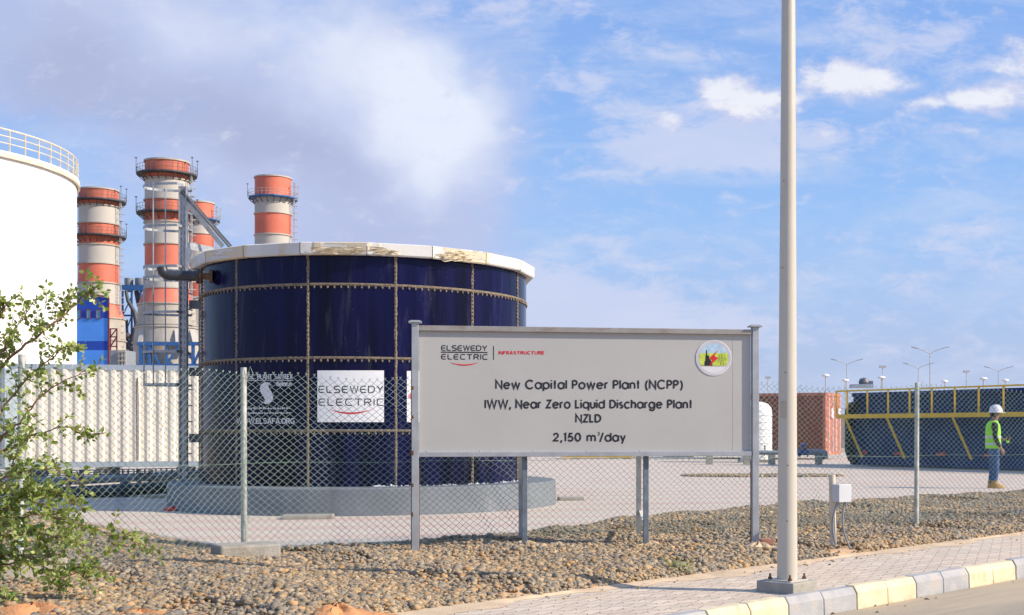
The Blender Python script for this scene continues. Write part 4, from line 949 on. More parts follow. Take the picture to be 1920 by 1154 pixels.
for px, pyb in ((778.5, 1021), (1415.5, 1026)):                      # two end posts with cap plates
    q = sm(px, 800); b = MB(); zb = -.03; zt_ = sm(px, 606 if px < 1000 else 614).z
    wd = .072
    b.box(Vector((q.x, q.y, (zb + zt_) / 2)), (wd, .085, zt_ - zb), srot()); po = b.build('post', 'sign_steel', t, bevel=.004)
    b = MB(); b.box(Vector((q.x, q.y, zt_ + .008)), (.135, .14, .016), srot()); b.box(Vector((q.x, q.y, zt_ + .020)), (.10, .11, .010), srot()); b.build('cap', 'sign_steel', po, bevel=.003)
    b = MB()
    for sgn in (-1, 1):
        z0_ = zb + .03; z1_ = 1.9 if sgn < 0 and px < 1000 else .96
        if px > 1000 and sgn > 0: continue
        b.bar(q + SD * sgn * (wd / 2 + .004) + SN * -.03 + Vector((0, 0, z0_)) - Vector((0, 0, q.z)), q + SD * sgn * (wd / 2 + .004) + SN * -.03 + Vector((0, 0, z1_ - q.z)), .006, .014)
    for z in (1.05, .72, 1.42, 1.72, .42):
        if px < 1000: b.box(q - SD * wd * .42 + SN * .0437 + Vector((random.uniform(-.004, .004), 0, z - q.z)), (.022, .002, random.uniform(.03, .05)), srot())
    b.build('rust_edge', 'rust', po)
for px in (984.5, 1213):                                            # two middle legs behind the panel
    q = sm(px, 800) - SN * .07; b = MB(); b.box(Vector((q.x, q.y, (2.36 if px > 1100 else 2.30) / 2 - .01)), (.055, .05, 2.36 if px > 1100 else 2.30), srot()); b.build('leg', 'leg_blue', t, bevel=.004)
for px, Yb in ((978, 14.34), (1197.5, 15.0)):                       # rear struts leaning on to the fence line
    b = MB(); top = sm(px + 12, 800) - SN * .11; x = X_(px, Yb)
    b.bar((x, Yb, -.03), (x + .0, Yb - .05, 1.35), .06, .05); 
    st = b.build('rear_strut', 'galv', t)
    b = MB(); q = sm(px + (6 if px < 1000 else 14), 800) - SN * .1; z = Z_(962, Yb); b.bar((x + .03, Yb - .04, z + .02), (q.x, q.y, z), .05, .02); b.build('tie_bar', 'container_cream', st)
b = MB()
letters(b, 'New Capital Power Plant (NCPP)', GL, sm, 930, 1279, 729, 15.4, 1.6, .30)
b.build('plant_name_lettering', 'ink_black', t); b = MB()
letters(b, 'IWW, Near Zero Liquid Discharge Plant', GL, sm, 910, 1297, 765.5, 15.2, 1.6, .30)
b.build('process_lettering', 'ink_black', t); b = MB()
letters(b, 'NZLD', GL, sm, 1080, 1126, 792, 14.6, 1.6, .30)
b.build('process_lettering', 'ink_black', t); b = MB()
letters(b, '2,150 m', GL, sm, 1038, 1116, 827.5, 15, 1.6, .30); letters(b, '/day', GL, sm, 1125, 1172, 827.5, 15, 1.6, .30); letters(b, '3', GL, sm, 1120.5, 1124, 816.5, 6.0, .62); b.build('capacity_lettering', 'ink_black', t)

b = MB(); letters(b, 'ELSEWEDY', GT, sm, 828, 913, 657.6, 9.6, .85, .36, slant=.006); letters(b, 'ELECTRIC', GT, sm, 828, 914, 674, 9.6, .85, .44, slant=.006)
ribbon(b, [(827, 660.6), (914, 661.3)], 1.0, sm, .0014); ribbon(b, [(925.5, 649), (925.5, 675)],   .7, sm, .0014); b.build('logo_lettering', 'ink_black', t)
b = MB(); smile(b, 843, 898, 679.5, 686, sm); b.build('smile_mark', 'ink_red', t)
b = MB(); letters(b, 'INFRASTRUCTURE', GB, sm, 935.5, 1020, 664.8, 6.0, .75, .30); b.build('division_lettering', 'ink_red', t)
# round emblem: ring, landscape, dark plant, red flash
ex, ey = 1338.0, 671.6
def disc(b, r, h, n=48, y0=None, y1=None):
    pts = []
    for i in range(n):
        a = 2 * math.pi * i / n; x, y = ex + r * math.cos(a), ey + r * math.sin(a)
        if y0 is not None: y = max(y, y0)
        if y1 is not None: y = min(y, y1)
        pts.append((x, y))
    return pts
def plate(b, pts, h0, h1): 
    lo_, hi_ = [sm(x, y, h0) for x, y in pts], [sm(x, y, h1) for x, y in pts]; n = len(pts)
    b.quadmesh(lo_ + hi_, [tuple(range(n, 2 * n))] + [(i, (i + 1) % n, n + (i + 1) % n, n + i) for i in range(n)])
b = MB(); plate(b, disc(b, 33.3, 0), 0, .006); em = b.build('emblem', mat('white emblem disc', (.70, .69, .72), .4, var=.03), t, bevel=.0015)
b = MB()
for r in (31.2, 28.6):
    ribbon(b, [(ex + r * math.cos(2 * math.pi * i / 48), ey + r * math.sin(2 * math.pi * i / 48)) for i in range(49)], .28, sm, 0.0072)
for i in range(44):
    a = R(150 + 240 * i / 43); ribbon(b, [(ex + 29.4 * math.cos(a), ey + 29.4 * math.sin(a)), (ex + 30.5 * math.cos(a + .02), ey + 30.5 * math.sin(a + .02))], .22, sm, 0.0072)
b.build('ring_print', mat('grey emblem print', (.42, .40, .46), .5), em)
b = MB(); plate(b, disc(b, 27.5, 0, y0=-1e9, y1=ey - 9), 0.0062, 0.0070); b.build('emblem_sky', mat('pale blue print', (.42, .58, .72), .5, var=.15, scale=20), em)
b = MB(); plate(b, disc(b, 27.5, 0, y0=ey - 9, y1=ey + 15), 0.0062, 0.0070); b.build('emblem_field', mat('yellow green print', (.50, .60, .08), .5, var=.22, scale=18), em)
b = MB(); E = lambda x, y: (1280 + x / 11.54, 620 + y / 11.54)
for pl in ([(468, 760), (468, 665), (486, 655), (490, 545), (500, 540), (505, 430), (514, 415), (526, 430), (530, 540), (570, 548), (572, 620), (605, 640), (610, 670), (640, 672), (640, 760)],): plate(b, [E(*p) for p in pl], 0.0070, 0.0078)
ribbon(b, [E(390, 766), E(935, 770)], .25, sm, 0.0082)
for x in (760, 820, 880): 
    ribbon(b, [E(x, 740), E(x + 28, 520)], .16, sm, 0.0078); ribbon(b, [E(x + 56, 740), E(x + 28, 520)], .16, sm, 0.0080); ribbon(b, [E(x - 6, 600), E(x + 62, 600)], .14, sm, 0.0083)
b.build('emblem_plant', 'ink_black', em)
b = MB(); plate(b, [E(*p) for p in ((775, 415), (690, 530), (690, 560), (770, 595), (650, 700), (565, 780), (640, 640), (570, 612), (600, 575))], 0.0084, 0.0092); b.build('emblem_flash', 'ink_red', em)

# ------------------------------------------------------------------ chain-link fence
FP = [Vector(p) for p in ((-8.3, 7.6, 0), (-5.28, 10.9, 0), (-4.01, 12.96, 0), (3.65, 16.9, 0), (9.2, 19.75, 0))]
cum = [0]
for a, c in zip(FP, FP[1:]): cum.append(cum[-1] + (c - a).length)
def fpt(s):
    for i in range(len(FP) - 1):
        if s <= cum[i + 1] or i == len(FP) - 2:
            u = (s - cum[i]) / (cum[i + 1] - cum[i]); d = (FP[i + 1] - FP[i]).normalized(); return FP[i].lerp(FP[i + 1], u), d
t = thing('chain_link_fence', 'green grey chain link fence on pale tube posts across the gravel', 'fence', FP[2])
WD, HT, FZ0, FZ1 = .0415, .068, .04, 1.87; b = MB(); vs = []; fs = []; nrow = int((FZ1 - FZ0) / (HT / 2)); nw = int(cum[-1] / WD)
for i in range(nw):
    base_s = (i + .5) * WD; o = len(vs); ph = i * .37
    for j in range(nrow + 1):
        bulge = .9 * math.exp(-((base_s - 9.6) / .35) ** 2) + .7 * math.exp(-((base_s - 5.9) / .3) ** 2) + .8 * math.exp(-((base_s - 14.2) / .5) ** 2)
        s_ = base_s + bulge * .02 * math.sin(j * .42 + i * .8) + (WD / 2) * (1 if (i + j) % 2 else -1) + .009 * math.sin(j * .35 + ph * .3) + random.uniform(-.002, .002); s_ = min(max(s_, 0), cum[-1])
        p, d = fpt(s_); nn = Vector((d.y, -d.x, 0)); sag = .016 * math.sin(s_ * 2.1) + .010 * math.sin(s_ * 5.3)
        dep = .0030 * (1 if (i + j) % 2 else -1) + .030 * math.sin(s_ * 1.1 + j * .06) + .008 * math.sin(s_ * 3.1)
        q = p + nn * (dep + .032); z = FZ0 + j * HT / 2 + sag * (.4 + j / nrow)
        for dx, dz in ((1, 0), (0, 1), (-1, 0), (0, -1)): vs.append(tuple(q + d * dx * .0036 + nn * dz * .0036 + Vector((0, 0, z))))
    for j in range(nrow):
        for k in range(4): fs.append((o + j * 4 + k, o + j * 4 + (k + 1) % 4, o + (j + 1) * 4 + (k + 1) % 4, o + (j + 1) * 4 + k))
b.quadmesh(vs, fs)
for i in range(0, nw, 2):                                          # twisted barbs along the top
    p, d = fpt((i + .5) * WD + (WD / 2) * (1 if (i + nrow) % 2 else -1)); nn = Vector((d.y, -d.x, 0)); sb = (i + .5) * WD; q = p + nn * .032 + Vector((0, 0, FZ0 + nrow * HT / 2 + 1.4 * (.016 * math.sin(sb * 2.1) + .010 * math.sin(sb * 5.3)))); b.tube([q, q + d * .010 + Vector((0, 0, .022))], .003, 4); b.tube([q, q - d * .010 + Vector((0, 0, .020))], .003, 4)
for zz in (.95,):
    pts = []
    for i in range(80):
        p, d = fpt(cum[-1] * i / 79); nn = Vector((d.y, -d.x, 0)); pts.append(p + nn * .03 + Vector((0, 0, zz + .008 * math.sin(i))))
    b.tube(pts, .0022, 4)
b.build('wire_mesh', 'wire', t)
for p, zt_ in ((FP[1], 1.93), (FP[2], 1.92), (FP[3], 1.915), (FP[3] + (FP[4] - FP[3]).normalized() * 2.9, 1.915)):
    b = MB(); lean = Vector((random.uniform(-.006, .012), random.uniform(-.01, .01), 0))
    b.tube([p + Vector((0, 0, -.05)), p + lean * .5 + Vector((0, 0, zt_ * .5)), p + lean + Vector((0, 0, zt_))], .030, 14)
    po = b.build('post', 'fence_post', t, smooth=True)
    b = MB()
    for z in (.3, .62, .95, 1.25, 1.55, 1.82):
        n = 12; b.tube([p + lean * (z / 1.9) + Vector((.0335 * math.cos(2 * math.pi * i / n), .0335 * math.sin(2 * math.pi * i / n), z + .01 * math.sin(i))) for i in range(n)], .0024, 4, closed=True)
    b.tube([p + lean + Vector((.035, -.02, 1.80)), p + Vector((.075, -.04, 1.93)), p + Vector((.10, -.03, 1.86)), p + Vector((.08, -.03, 1.78))], .0022, 4)
    b.build_each('wire_tie', 'wire', po)
for c, rz, sz in ((G(457, 1052) + Vector((.05, -.10, 0)), R(32), (.58, .40, .17)), (G(38, 1100), R(40), (.62, .45, .24))):
    bm_ = MB(); n = 6; bm_.box((c.x, c.y, sz[2] / 2 + .01), sz, rz); bm_.build('footing', 'concrete', t, bevel=.022)

# ------------------------------------------------------------------ lamp pole
lp = Vector((X_(1476, 10.42), 10.42, Z_WALK)); t = thing('lamp_pole', 'tall cream tapered lamp pole on a concrete base at the kerb', 'lamp pole', lp)
b = MB(); zs = [0, .03, 1, 3, 6, 9.5]; b.tube([(lp.x + .010 * z / 4.6, lp.y, lp.z + .075 + z) for z in zs], [.083 - .0058 * z for z in zs], 40); b.build('shaft', 'pole_paint', t, smooth=True)
b = MB(); b.box((lp.x + .0, lp.y + .02, lp.z + .04), (.36, .36, .105), math.atan2(DV.y, DV.x) + R(2)); b.build('concrete_base', 'concrete', t, bevel=.012)
b = MB(); b.box((lp.x, lp.y, lp.z + .0975), (.25, .25, .012), math.atan2(DV.y, DV.x)); b.build('base_plate', 'pole_paint', t, bevel=.003)
for k in range(4):
    a = math.atan2(DV.y, DV.x) + R(45 + 90 * k); p = lp + Vector((.140 * math.cos(a), .140 * math.sin(a), .095)); b = MB(); b.tube([p, p + Vector((0, 0, .055))], .009, 8); b.tube([p + Vector((0, 0, .004)), p + Vector((0, 0, .026))], .019, 6); b.build('anchor_bolt', 'rust_flange', t)
b = MB(); z = 1.32; b.lathe((lp.x + .003, lp.y, 0), [(.0768, 1.52), (.0776, 1.38), (.0772, 1.38)], 8, a0=R(215), a1=R(255)); b.build('pasted_label', mat('faded brown label', (.45, .38, .30), .7, var=.08), t)

b = MB()
for z in (.55, 1.0, 1.75, 2.6, 3.3):
    a = R(random.uniform(235, 300)); b.ball((lp.x + .082 * math.cos(a), lp.y + .082 * math.sin(a) * 1.0, z), (.006, .006, .006), 8, 5)
b.build_each('screw', 'rust_flange', t)
# junction box on its short post
jb = G(1562, 1033); t = thing('junction_box', 'light grey junction box on a short rusty cream post in the gravel', 'junction box', jb)
b = MB(); b.tube([(jb.x, jb.y, -.03), (jb.x - .01, jb.y, .81)], .036, 16); b.build('post', 'post_cream', t, smooth=True)
bx = Vector((jb.x + .075, jb.y - .085, .62)); rz = R(30)
b = MB(); b.box(bx, (.165, .11, .185), rz); bo = b.build('enclosure', 'box_grey', t, bevel=.006)
ro = Matrix.Rotation(rz, 3, 'Z'); b = MB(); b.box(bx + ro @ Vector((0, -.061, 0)), (.168, .012, .188), rz); b.build('lid', 'box_grey', bo, bevel=.004)
for dx, off in ((-.05, (-.06, -.03)), (.045, (.07, .01))):
    b = MB(); s0 = bx + ro @ Vector((dx, 0, -.09)); e = Vector((s0.x + (.005 if dx < 0 else .07), s0.y + .02, -.01))
    pts = [];
    for i in range(25):
        u = i / 24; q = s0.lerp(e, u); q.x += (-.055 if dx < 0 else -.05) * math.sin(math.pi * min(1, u * 1.05)) ; pts.append(q)
    b.tube(pts, .011, 8); b.tube([s0, s0 - Vector((0, 0, .035))], .018, 8); b.build('conduit', 'grey_pipe', t, smooth=True)
c = G(1432, 1029); b = MB(); b.box((c.x, c.y, .075), (.20, .10, .065), R(8)); tag(b.build('loose_brick', 'brick_red', bevel=.006), 'single pale red brick lying at the foot of the sign post', 'brick')
for i, (px, py, wd, dp, lb) in enumerate(((578, 972.5, .72, .42, 'thin concrete cover slab in the paving before the tank plinth'), (1070, 938, .46, .4, 'thin concrete cover slab in the paving right of the tank plinth'), (292, 934, .40, .35, 'thin concrete cover slab beside the left end of the tank plinth'))):
    c = G(px, py); b = MB(); b.box((c.x, c.y, .028), (wd, dp, .055), R(10)); tag(b.build('cover_slab', 'concrete', bevel=.01), lb, 'cover slab', 'cover slabs in the yard paving')
c = G(323, 958); b = MB(); b.lathe((c.x, c.y, 0), [(.12, 0), (.13, .03), (.08, .06), (.02, .07)], 16); tag(b.build('warning_cap', 'ink_red', smooth=True), 'small red plastic cap lying at the left end of the tank plinth', 'cap')

# ------------------------------------------------------------------ right side of the yard
def container(name, label, corner, ang, Lc, zc, hc, m_wall, m_door):
    """corner = near corner shared by long side (running back-left) and the door end"""
    d = Vector((math.cos(ang), -math.sin(ang), 0)); en = d; sn = Vector((-math.sin(ang), -math.cos(ang), 0)); W = 2.44
    c = Vector((*corner, 0)); a = c - d * Lc; ctr = (a + c) / 2 - sn * W / 2
    t = thing(name, label, 'container', (ctr.x, ctr.y, zc)); b = MB()
    corrugated(b, (a + d * .12).xy, (c - d * .12).xy, zc + .14, zc + hc - .1, .28, .036)
    corrugated(b, (c - sn * W - d * .12).xy, (a - sn * W + d * .12).xy, zc + .14, zc + hc - .1); corrugated(b, (a - sn * W).xy, a.xy, zc + .14, zc + hc - .1)
    b.build('wall', m_wall, t); b = MB(); rz = -ang
    b.box(Vector((*ctr.xy, zc + hc - .04)), (Lc - .02, W - .04, .03), rz); b.build('roof', m_wall, t); b = MB()
    for z in (zc + .07, zc + hc - .05):
        for o in (0, W): b.box((a + c) / 2 - sn * (o + (.05 if o == 0 else -.05)) + Vector((0, 0, z)), (Lc - .26, .10, .13), rz)
        b.box(c - sn * W / 2 - d * .05 + Vector((0, 0, z)), (.11, W - .26, .14), rz)
    for p in (c, a):
        s_ = 1 if p is c else -1
        for o in (.06, W - .06): b.box(p - sn * o - d * .065 * s_ + Vector((0, 0, zc + hc / 2)), (.13, .12, hc), rz)
    b.build('corner_frame', m_door, t)
    for k in range(2):
        b = MB(); o0 = .13 + k * 1.09; cc = c - sn * (o0 + .545) - d * .04
        b.box(cc + Vector((0, 0, zc + hc / 2)), (.05, 1.07, hc - .28), rz)
        for q in range(5):
            zz = zc + .28 + q * (hc - .45) / 5; b.box(cc + d * .035 + Vector((0, 0, zz + .2)), (.03, .95, .30), rz)
        dr = b.build('door', m_door, t, bevel=.01); b = MB()
        for u in (-.3, .3):
            q = cc + d * .09 + sn * u; b.tube([q + Vector((0, 0, zc + .1)), q + Vector((0, 0, zc + hc - .08))], .02, 8)
        b.box(cc + d * .075 + sn * (-.28) + Vector((0, 0, zc + hc * .68)), (.02, .34, .42), rz)
        b.build('lock_bar', 'decal_white', dr)
    return t, a, c, d, sn
cp = Vector((X_(16, 31.2), 31.2, 0)); cd = Vector((math.cos(R(15)), math.sin(R(15)), 0)); ce = cp + cd * 6.06; cz0 = Z_(878, 31.2)
tcn = container('shipping_container', 'cream white corrugated shipping container left of the dark blue tank', (ce.x, ce.y), R(-15), 6.06, cz0, Z_(683, 31.2) - cz0, 'container_cream', 'container_cap')[0]
cnn = Vector((cd.y, -cd.x, 0)); b = MB(); q = cp + cd * 2.95 + cnn * .012
b.tube([Vector((q.x + dx, q.y, z)) for dx, z in ((.02, .55), (.03, 1.85), (0, 2.6), (-.03, 2.5), (-.015, .55))], .008, 5); b.build('hanging_cable', 'rust', tcn)
b = MB()
for u in (.3, 2.1, 4.0, 5.8):
    for v in (-.25, -2.2): p = cp + cd * u + cnn * v; b.box((p.x, p.y, cz0 / 2 - .005), (.3, .3, cz0 - .01), R(15))
b.build_each('support_block', 'concrete', tcn)
cx = X_(1548, 56.5)
container('shipping_container', 'rusty red brown corrugated shipping container with a salmon door end coloured as sunlit', (cx, 56.5), R(25), 6.06, .20, 2.75, 'red_cont_shaded', 'red_cont_sunlit')
b = MB(); c = P(1618, 727, 60); t = thing('roof_machine', 'small dusty machine with a dark round cowl on top of the salmon container', 'machine', c)
b.box(c + Vector((0, .4, .08)), (1.0, .8, .16)); b.build('machine_base', 'container_cap', t)
b = MB(); b.lathe(c + Vector((.12, .4, .16)), [(.22, 0), (.26, .1), (.2, .26), (.03, .32)], 16); b.box(c + Vector((.38, .4, .24)), (.28, .3, .16)); b.build('cowl', 'galv_dark', t, smooth=True)

# long navy skip-like box with its yellow walkway
q0, q1 = Vector((X_(1600, 47), 47, 0)), Vector((X_(1920, 41), 41, 0)); dd = (q1 - q0).normalized(); nn = Vector((dd.y, -dd.x, 0)); NL = 14.0
nz0, nz1 = .20, 2.62; qe = q0 + dd * NL
t = thing('navy_tank_box', 'long dark navy ribbed box tank behind the yellow walkway railing', 'box tank', (*((q0 + qe) / 2).xy, 0))
b = MB(); corrugated(b, q0.xy, qe.xy, nz0 + .1, nz1, .62, .05, (.42, .06, .46, .06)); b.quadmesh([(*q0.xy, nz0), (*(q0 - nn * 2.5).xy, nz0), (*(q0 - nn * 2.5).xy, nz1), (*q0.xy, nz1)], [(0, 1, 2, 3)]); b.quadmesh([(*qe.xy, nz0), (*(qe - nn * 2.5).xy, nz0), (*(qe - nn * 2.5).xy, nz1), (*qe.xy, nz1)], [(0, 1, 2, 3)])
b.quadmesh([(*q0.xy, nz1 - .02), (*qe.xy, nz1 - .02), (*(qe - nn * 2.5).xy, nz1 - .02), (*(q0 - nn * 2.5).xy, nz1 - .02)], [(0, 1, 2, 3)]); b.quadmesh([(*(q0 - nn * 2.5).xy, nz0), (*(qe - nn * 2.5).xy, nz0), (*(qe - nn * 2.5).xy, nz1), (*(q0 - nn * 2.5).xy, nz1)], [(0, 1, 2, 3)])
b.build('side_wall', 'navy_box', t); b = MB(); b.bar((*(q0 + nn * .06).xy, .19), (*(qe + nn * .06).xy, .19), .22, .30); b.bar((*(q0 + nn * .03).xy, 1.5), (*(qe + nn * .03).xy, 1.5), .10, .10); b.bar((*(q0 + nn * .03).xy, nz1 - .03), (*(qe + nn * .03).xy, nz1 - .03), .12, .14); b.build('frame_rail', 'navy_box', t)
b = MB(); ee = q0 - dd * .10 + nn * .12
b.tube([Vector((*(ee + dd * .45).xy, .17)), Vector((*(ee + dd * .12).xy, .28)), Vector((*ee.xy, .55)), Vector((*ee.xy, 2.0)), Vector((*(ee + dd * .12).xy, 2.18)), Vector((*(ee + dd * .4).xy, 2.2))], .16, 12); b.build('rubber_edge', 'navy_dark', t, smooth=True)
for s_ in (.6, 2.3, 4.2, 6.2, 8.2, 10.4):
    b = MB(); p = q0 + dd * s_ + nn * .13; b.box(Vector((*p.xy, .47)), (.30, .12, .09), math.atan2(dd.y, dd.x)); b.box(Vector((*(p + dd * .12).xy, .53)), (.10, .08, .07), math.atan2(dd.y, dd.x)); b.build('latch', 'latch_red', t)
t = thing('yellow_walkway', 'yellow steel walkway with railing and slanting braces along the navy box tank', 'walkway', (*((q0 + qe) / 2 + nn * .5).xy, .2))
wz, rz_ = 1.80, 2.72; r0, r1 = q0 + nn * .62 - dd * .25, qe + nn * .62
b = MB(); b.bar((*r0.xy, wz), (*r1.xy, wz), .06, .15); b.bar((*(r0 - nn * .5).xy, wz), (*(r1 - nn * .5).xy, wz), .06, .14); b.bar((*(r0 - nn * .25).xy, wz + .05), (*(r1 - nn * .25).xy, wz + .05), .44, .02); b.build('deck', 'yellow_steel', t)
b = MB(); b.bar((*r0.xy, rz_), (*r1.xy, rz_), .055, .055); b.bar((*r0.xy, wz + .08), (*r0.xy, rz_), .06, .06); b.bar((*(r0 - nn * .55).xy, wz), (*(r0 - nn * .55).xy, rz_ - .0), .055, .055); b.bar((*r0.xy, rz_), (*(r0 - nn * .55).xy, rz_), .05, .05)
s_ = .55
while s_ < NL: p = r0 + dd * s_; b.bar((*p.xy, wz + .08), (*p.xy, rz_), .055, .055); s_ += .98
b.build('railing', 'yellow_steel', t)
for s_ in (.45, 2.45, 5.35, 8.4, 11.4):
    b = MB(); p = r0 + dd * s_; f_ = p + dd * .55 - nn * .3; b.bar((*p.xy, wz - .06), (*f_.xy, .32), .07, .07); b.build('brace', 'yellow_steel', t)

# white plastic tank, pipe line with a valve, yellow skids
c = Vector((X_(1418, 52), 52, 0)); t = thing('plastic_tank', 'white plastic tank with rounded shoulders in front of the red brown container', 'plastic tank', c)
b = MB(); b.lathe(c, [(.62, .12), (.64, .2), (.64, 2.05), (.60, 2.22), (.48, 2.36), (.30, 2.44), (.02, 2.47)], 32); b.build('tank_body', 'plastic_white', t, smooth=True)
b = MB()
for k in range(6):
    z = .5 + .28 * k; b.tube([c + Vector((.645 * math.cos(2 * math.pi * i / 28), .645 * math.sin(2 * math.pi * i / 28), z)) for i in range(28)], .02, 5, closed=True)
b.lathe(c + Vector((-.1, -.05, 2.44)), [(.16, 0), (.16, .09), (.02, .1)], 14); b.build('rib', 'plastic_white', t, smooth=True)
b = MB(); b.box(c + Vector((0, 0, .06)), (1.4, 1.4, .12)); b.build('pallet', 'concrete', t)
b = MB(); b.tube([c + Vector((.28, -.6, .3)), c + Vector((.28, -.72, .34)), c + Vector((.28, -.72, .7))], .03, 8); b.build('drain_tap', 'galv_dark', t)
PY = 48.5; t = thing('pipe_line', 'grey ground pipe with a flanged blue valve before the red brown container', 'pipe', (X_(1440, PY), PY, 0))
b = MB(); pz = Z_(849, PY); b.tube([(X_(1300, PY), PY, pz), (X_(1500, PY), PY, pz)], .085, 14); b.tube([(X_(1515, PY), PY, pz + .02), (X_(1541, PY), PY, pz + .02), (X_(1545, PY), PY - .1, pz), (X_(1546, PY), PY - .15, pz - .2)], .12, 14); b.build('pipe_run', 'grey_pipe', t, smooth=True)
b = MB(); b.tube([(X_(1500, PY), PY, pz), (X_(1514, PY), PY, pz)], .10, 12); b.lathe((X_(1507, PY), PY, pz), [(.05, .0), (.06, .18), (.11, .2), (.12, .33), (.02, .37)], 14)
for px in (1500, 1514, 1497): b.tube([(X_(px, PY) - .02, PY, pz), (X_(px, PY) + .02, PY, pz)], .16, 16)
b.build('valve', 'valve_blue', t, smooth=True)
b = MB()
for px in (1330, 1400, 1447, 1535): b.box((X_(px, PY), PY, pz / 2 - .04), (.25, .3, pz - .08))
b.build_each('pipe_support', 'concrete', t)
for k, (pa, pb, lb) in enumerate(((1055, 1123, 'low yellow equipment skid seen under the sign, left of the pair'), (1127, 1186, 'low yellow equipment skid seen under the sign, right of the pair'))):
    Y = 58; x0, x1 = X_(pa, Y), X_(pb, Y); t = thing('equipment_skid', lb, 'skid', ((x0 + x1) / 2, Y, 0), 'yellow skids in the yard behind the sign')
    b = MB()
    for yy in (Y, Y + 1.6): b.box(((x0 + x1) / 2, yy, .17), (x1 - x0, .12, .22))
    for xx in (x0 + .06, (x0 + x1) / 2, x1 - .06): b.box((xx, Y + .8, .17), (.12, 1.46, .21))
    b.build('base_frame', 'yellow_steel', t); b = MB()
    b.tube([((x0 + x1) / 2 - .5, Y + .8, .62), ((x0 + x1) / 2 + .4, Y + .8, .62)], .3, 16); b.box(((x0 + x1) / 2, Y + .8, .32), (.9, .5, .1)); b.tube([((x0 + x1) / 2 + .42, Y + .8, .62), ((x0 + x1) / 2 + .62, Y + .8, .62)], .14, 12); b.build('motor', 'valve_blue', t, smooth=True)
c = G(1272, 857); t = thing('pump_unit', 'small blue pump on a dark base seen under the right half of the sign', 'pump', c); b = MB(); b.tube([c + Vector((-.5, 0, .35)), c + Vector((.3, 0, .35))], .24, 14); b.lathe(c + Vector((.45, 0, .08)), [(.2, 0), (.24, .2), (.2, .5), (.08, .6)], 14); b.build('pump_casing', 'valve_blue', t, smooth=True); b = MB(); b.box(c + Vector((0, 0, .05)), (1.5, .6, .1)); b.build('base_plate', 'galv_dark', t)

# distant lamps
gl = 'twin arm street lamps far behind the yard'
def twin(px, py, Y, lb, first=None):
    base = Vector((X_(px, Y), Y, -.035)); 
    t = thing('street_lamp', lb, 'street lamp', base, gl); z = Z_(py, Y); b = MB(); b.tube([base, (base.x, base.y, z)], [.085, .055], 8); b.build('mast', 'lamp_grey', t)
    for s_ in (-1, 1):
        b = MB(); e = Vector((base.x + s_ * 1.35, base.y, z + .50)); b.tube([(base.x, base.y, z - .1), (base.x + s_ * .5, base.y, z + .2), e], .05, 6); ar = b.build('arm', 'lamp_grey', t)
        b = MB(); b.box(e + Vector((s_ * .35, 0, .06)), (.7, .26, .09), Matrix.Rotation(-s_ * R(14), 3, 'Y')); b.build('lamp_head', 'galv', ar)
twin(1588, 683, 163, 'twin arm street lamp nearest the lamp pole, above the salmon container end'); twin(1744, 662, 140, 'tallest looking twin arm street lamp, above the middle of the yellow railing')
twin(1722, 690, 171, 'twin arm street lamp close to the left of the tallest one'); twin(1872, 696, 182, 'twin arm street lamp above the worker with the white helmet')
gm = 'single masts far behind the yard'
for px, py, Y, lb in ((1440, 710, 200, 'thin single mast between the sign and the cream lamp pole'), (1655, 690, 180, 'thin single mast with a small head left of the fence post'), (1812, 699, 190, 'thin single mast left of the worker, above the railing')):
    base = Vector((X_(px, Y), Y, -.035)); t = thing('light_mast', lb, 'mast', base, gm); z = Z_(py, Y); b = MB(); b.tube([base, (base.x, base.y, z)], [.09, .055], 8); b.build('mast', 'lamp_grey', t); b = MB(); b.box((base.x, base.y, z + .15), (.9, .4, .3)); b.build('lamp_head', 'lamp_grey', t)
gw = 'white mushroom lamps far behind the yard'
for px, py, lb in ((1548, 705, 'white mushroom lamp on a thin pole, first from the cream lamp pole'), (1653, 709, 'white mushroom lamp just in front of the single mast left of the fence post'), (1844, 711, 'white mushroom lamp above and left of the white helmet'), (1885, 714, 'white mushroom lamp above and right of the white helmet'), (1585, 714, 'small white mushroom lamp beside the first twin arm street lamp'), (1771, 716, 'small white mushroom lamp right of the tallest twin arm street lamp')):
    Y = 112 if py < 713 else 124; base = Vector((X_(px, Y), Y, -.035)); t = thing('garden_lamp', lb, 'lamp', base, gw); z = Z_(py, Y); b = MB(); b.tube([base, (base.x, base.y, z)], .05, 8); b.build('pole', 'lamp_grey', t)
    b = MB(); b.lathe((base.x, base.y, z), [(.02, -.10), (.15, -.08), (.36, .0), (.30, .10), (.02, .18)], 16); b.build('shade', 'lamp_white', t, smooth=True)
# far boundary wall behind it all
b = MB(); b.bar((X_(1250, 96), 96, 1.1), (X_(2300, 96), 96, 1.1), .25, 2.3)
for px in range(1260, 2300, 26): b.bar((X_(px, 96), 96, 2.2), (X_(px, 96), 96, 3.0), .07, .07)
for z in (2.5, 2.75, 2.95): b.bar((X_(1250, 96), 95.95, z), (X_(2300, 96), 95.95, z), .03, .03)
tag(b.build('boundary_wall', 'concrete'), 'low far boundary wall topped with wire behind the containers', 'wall')

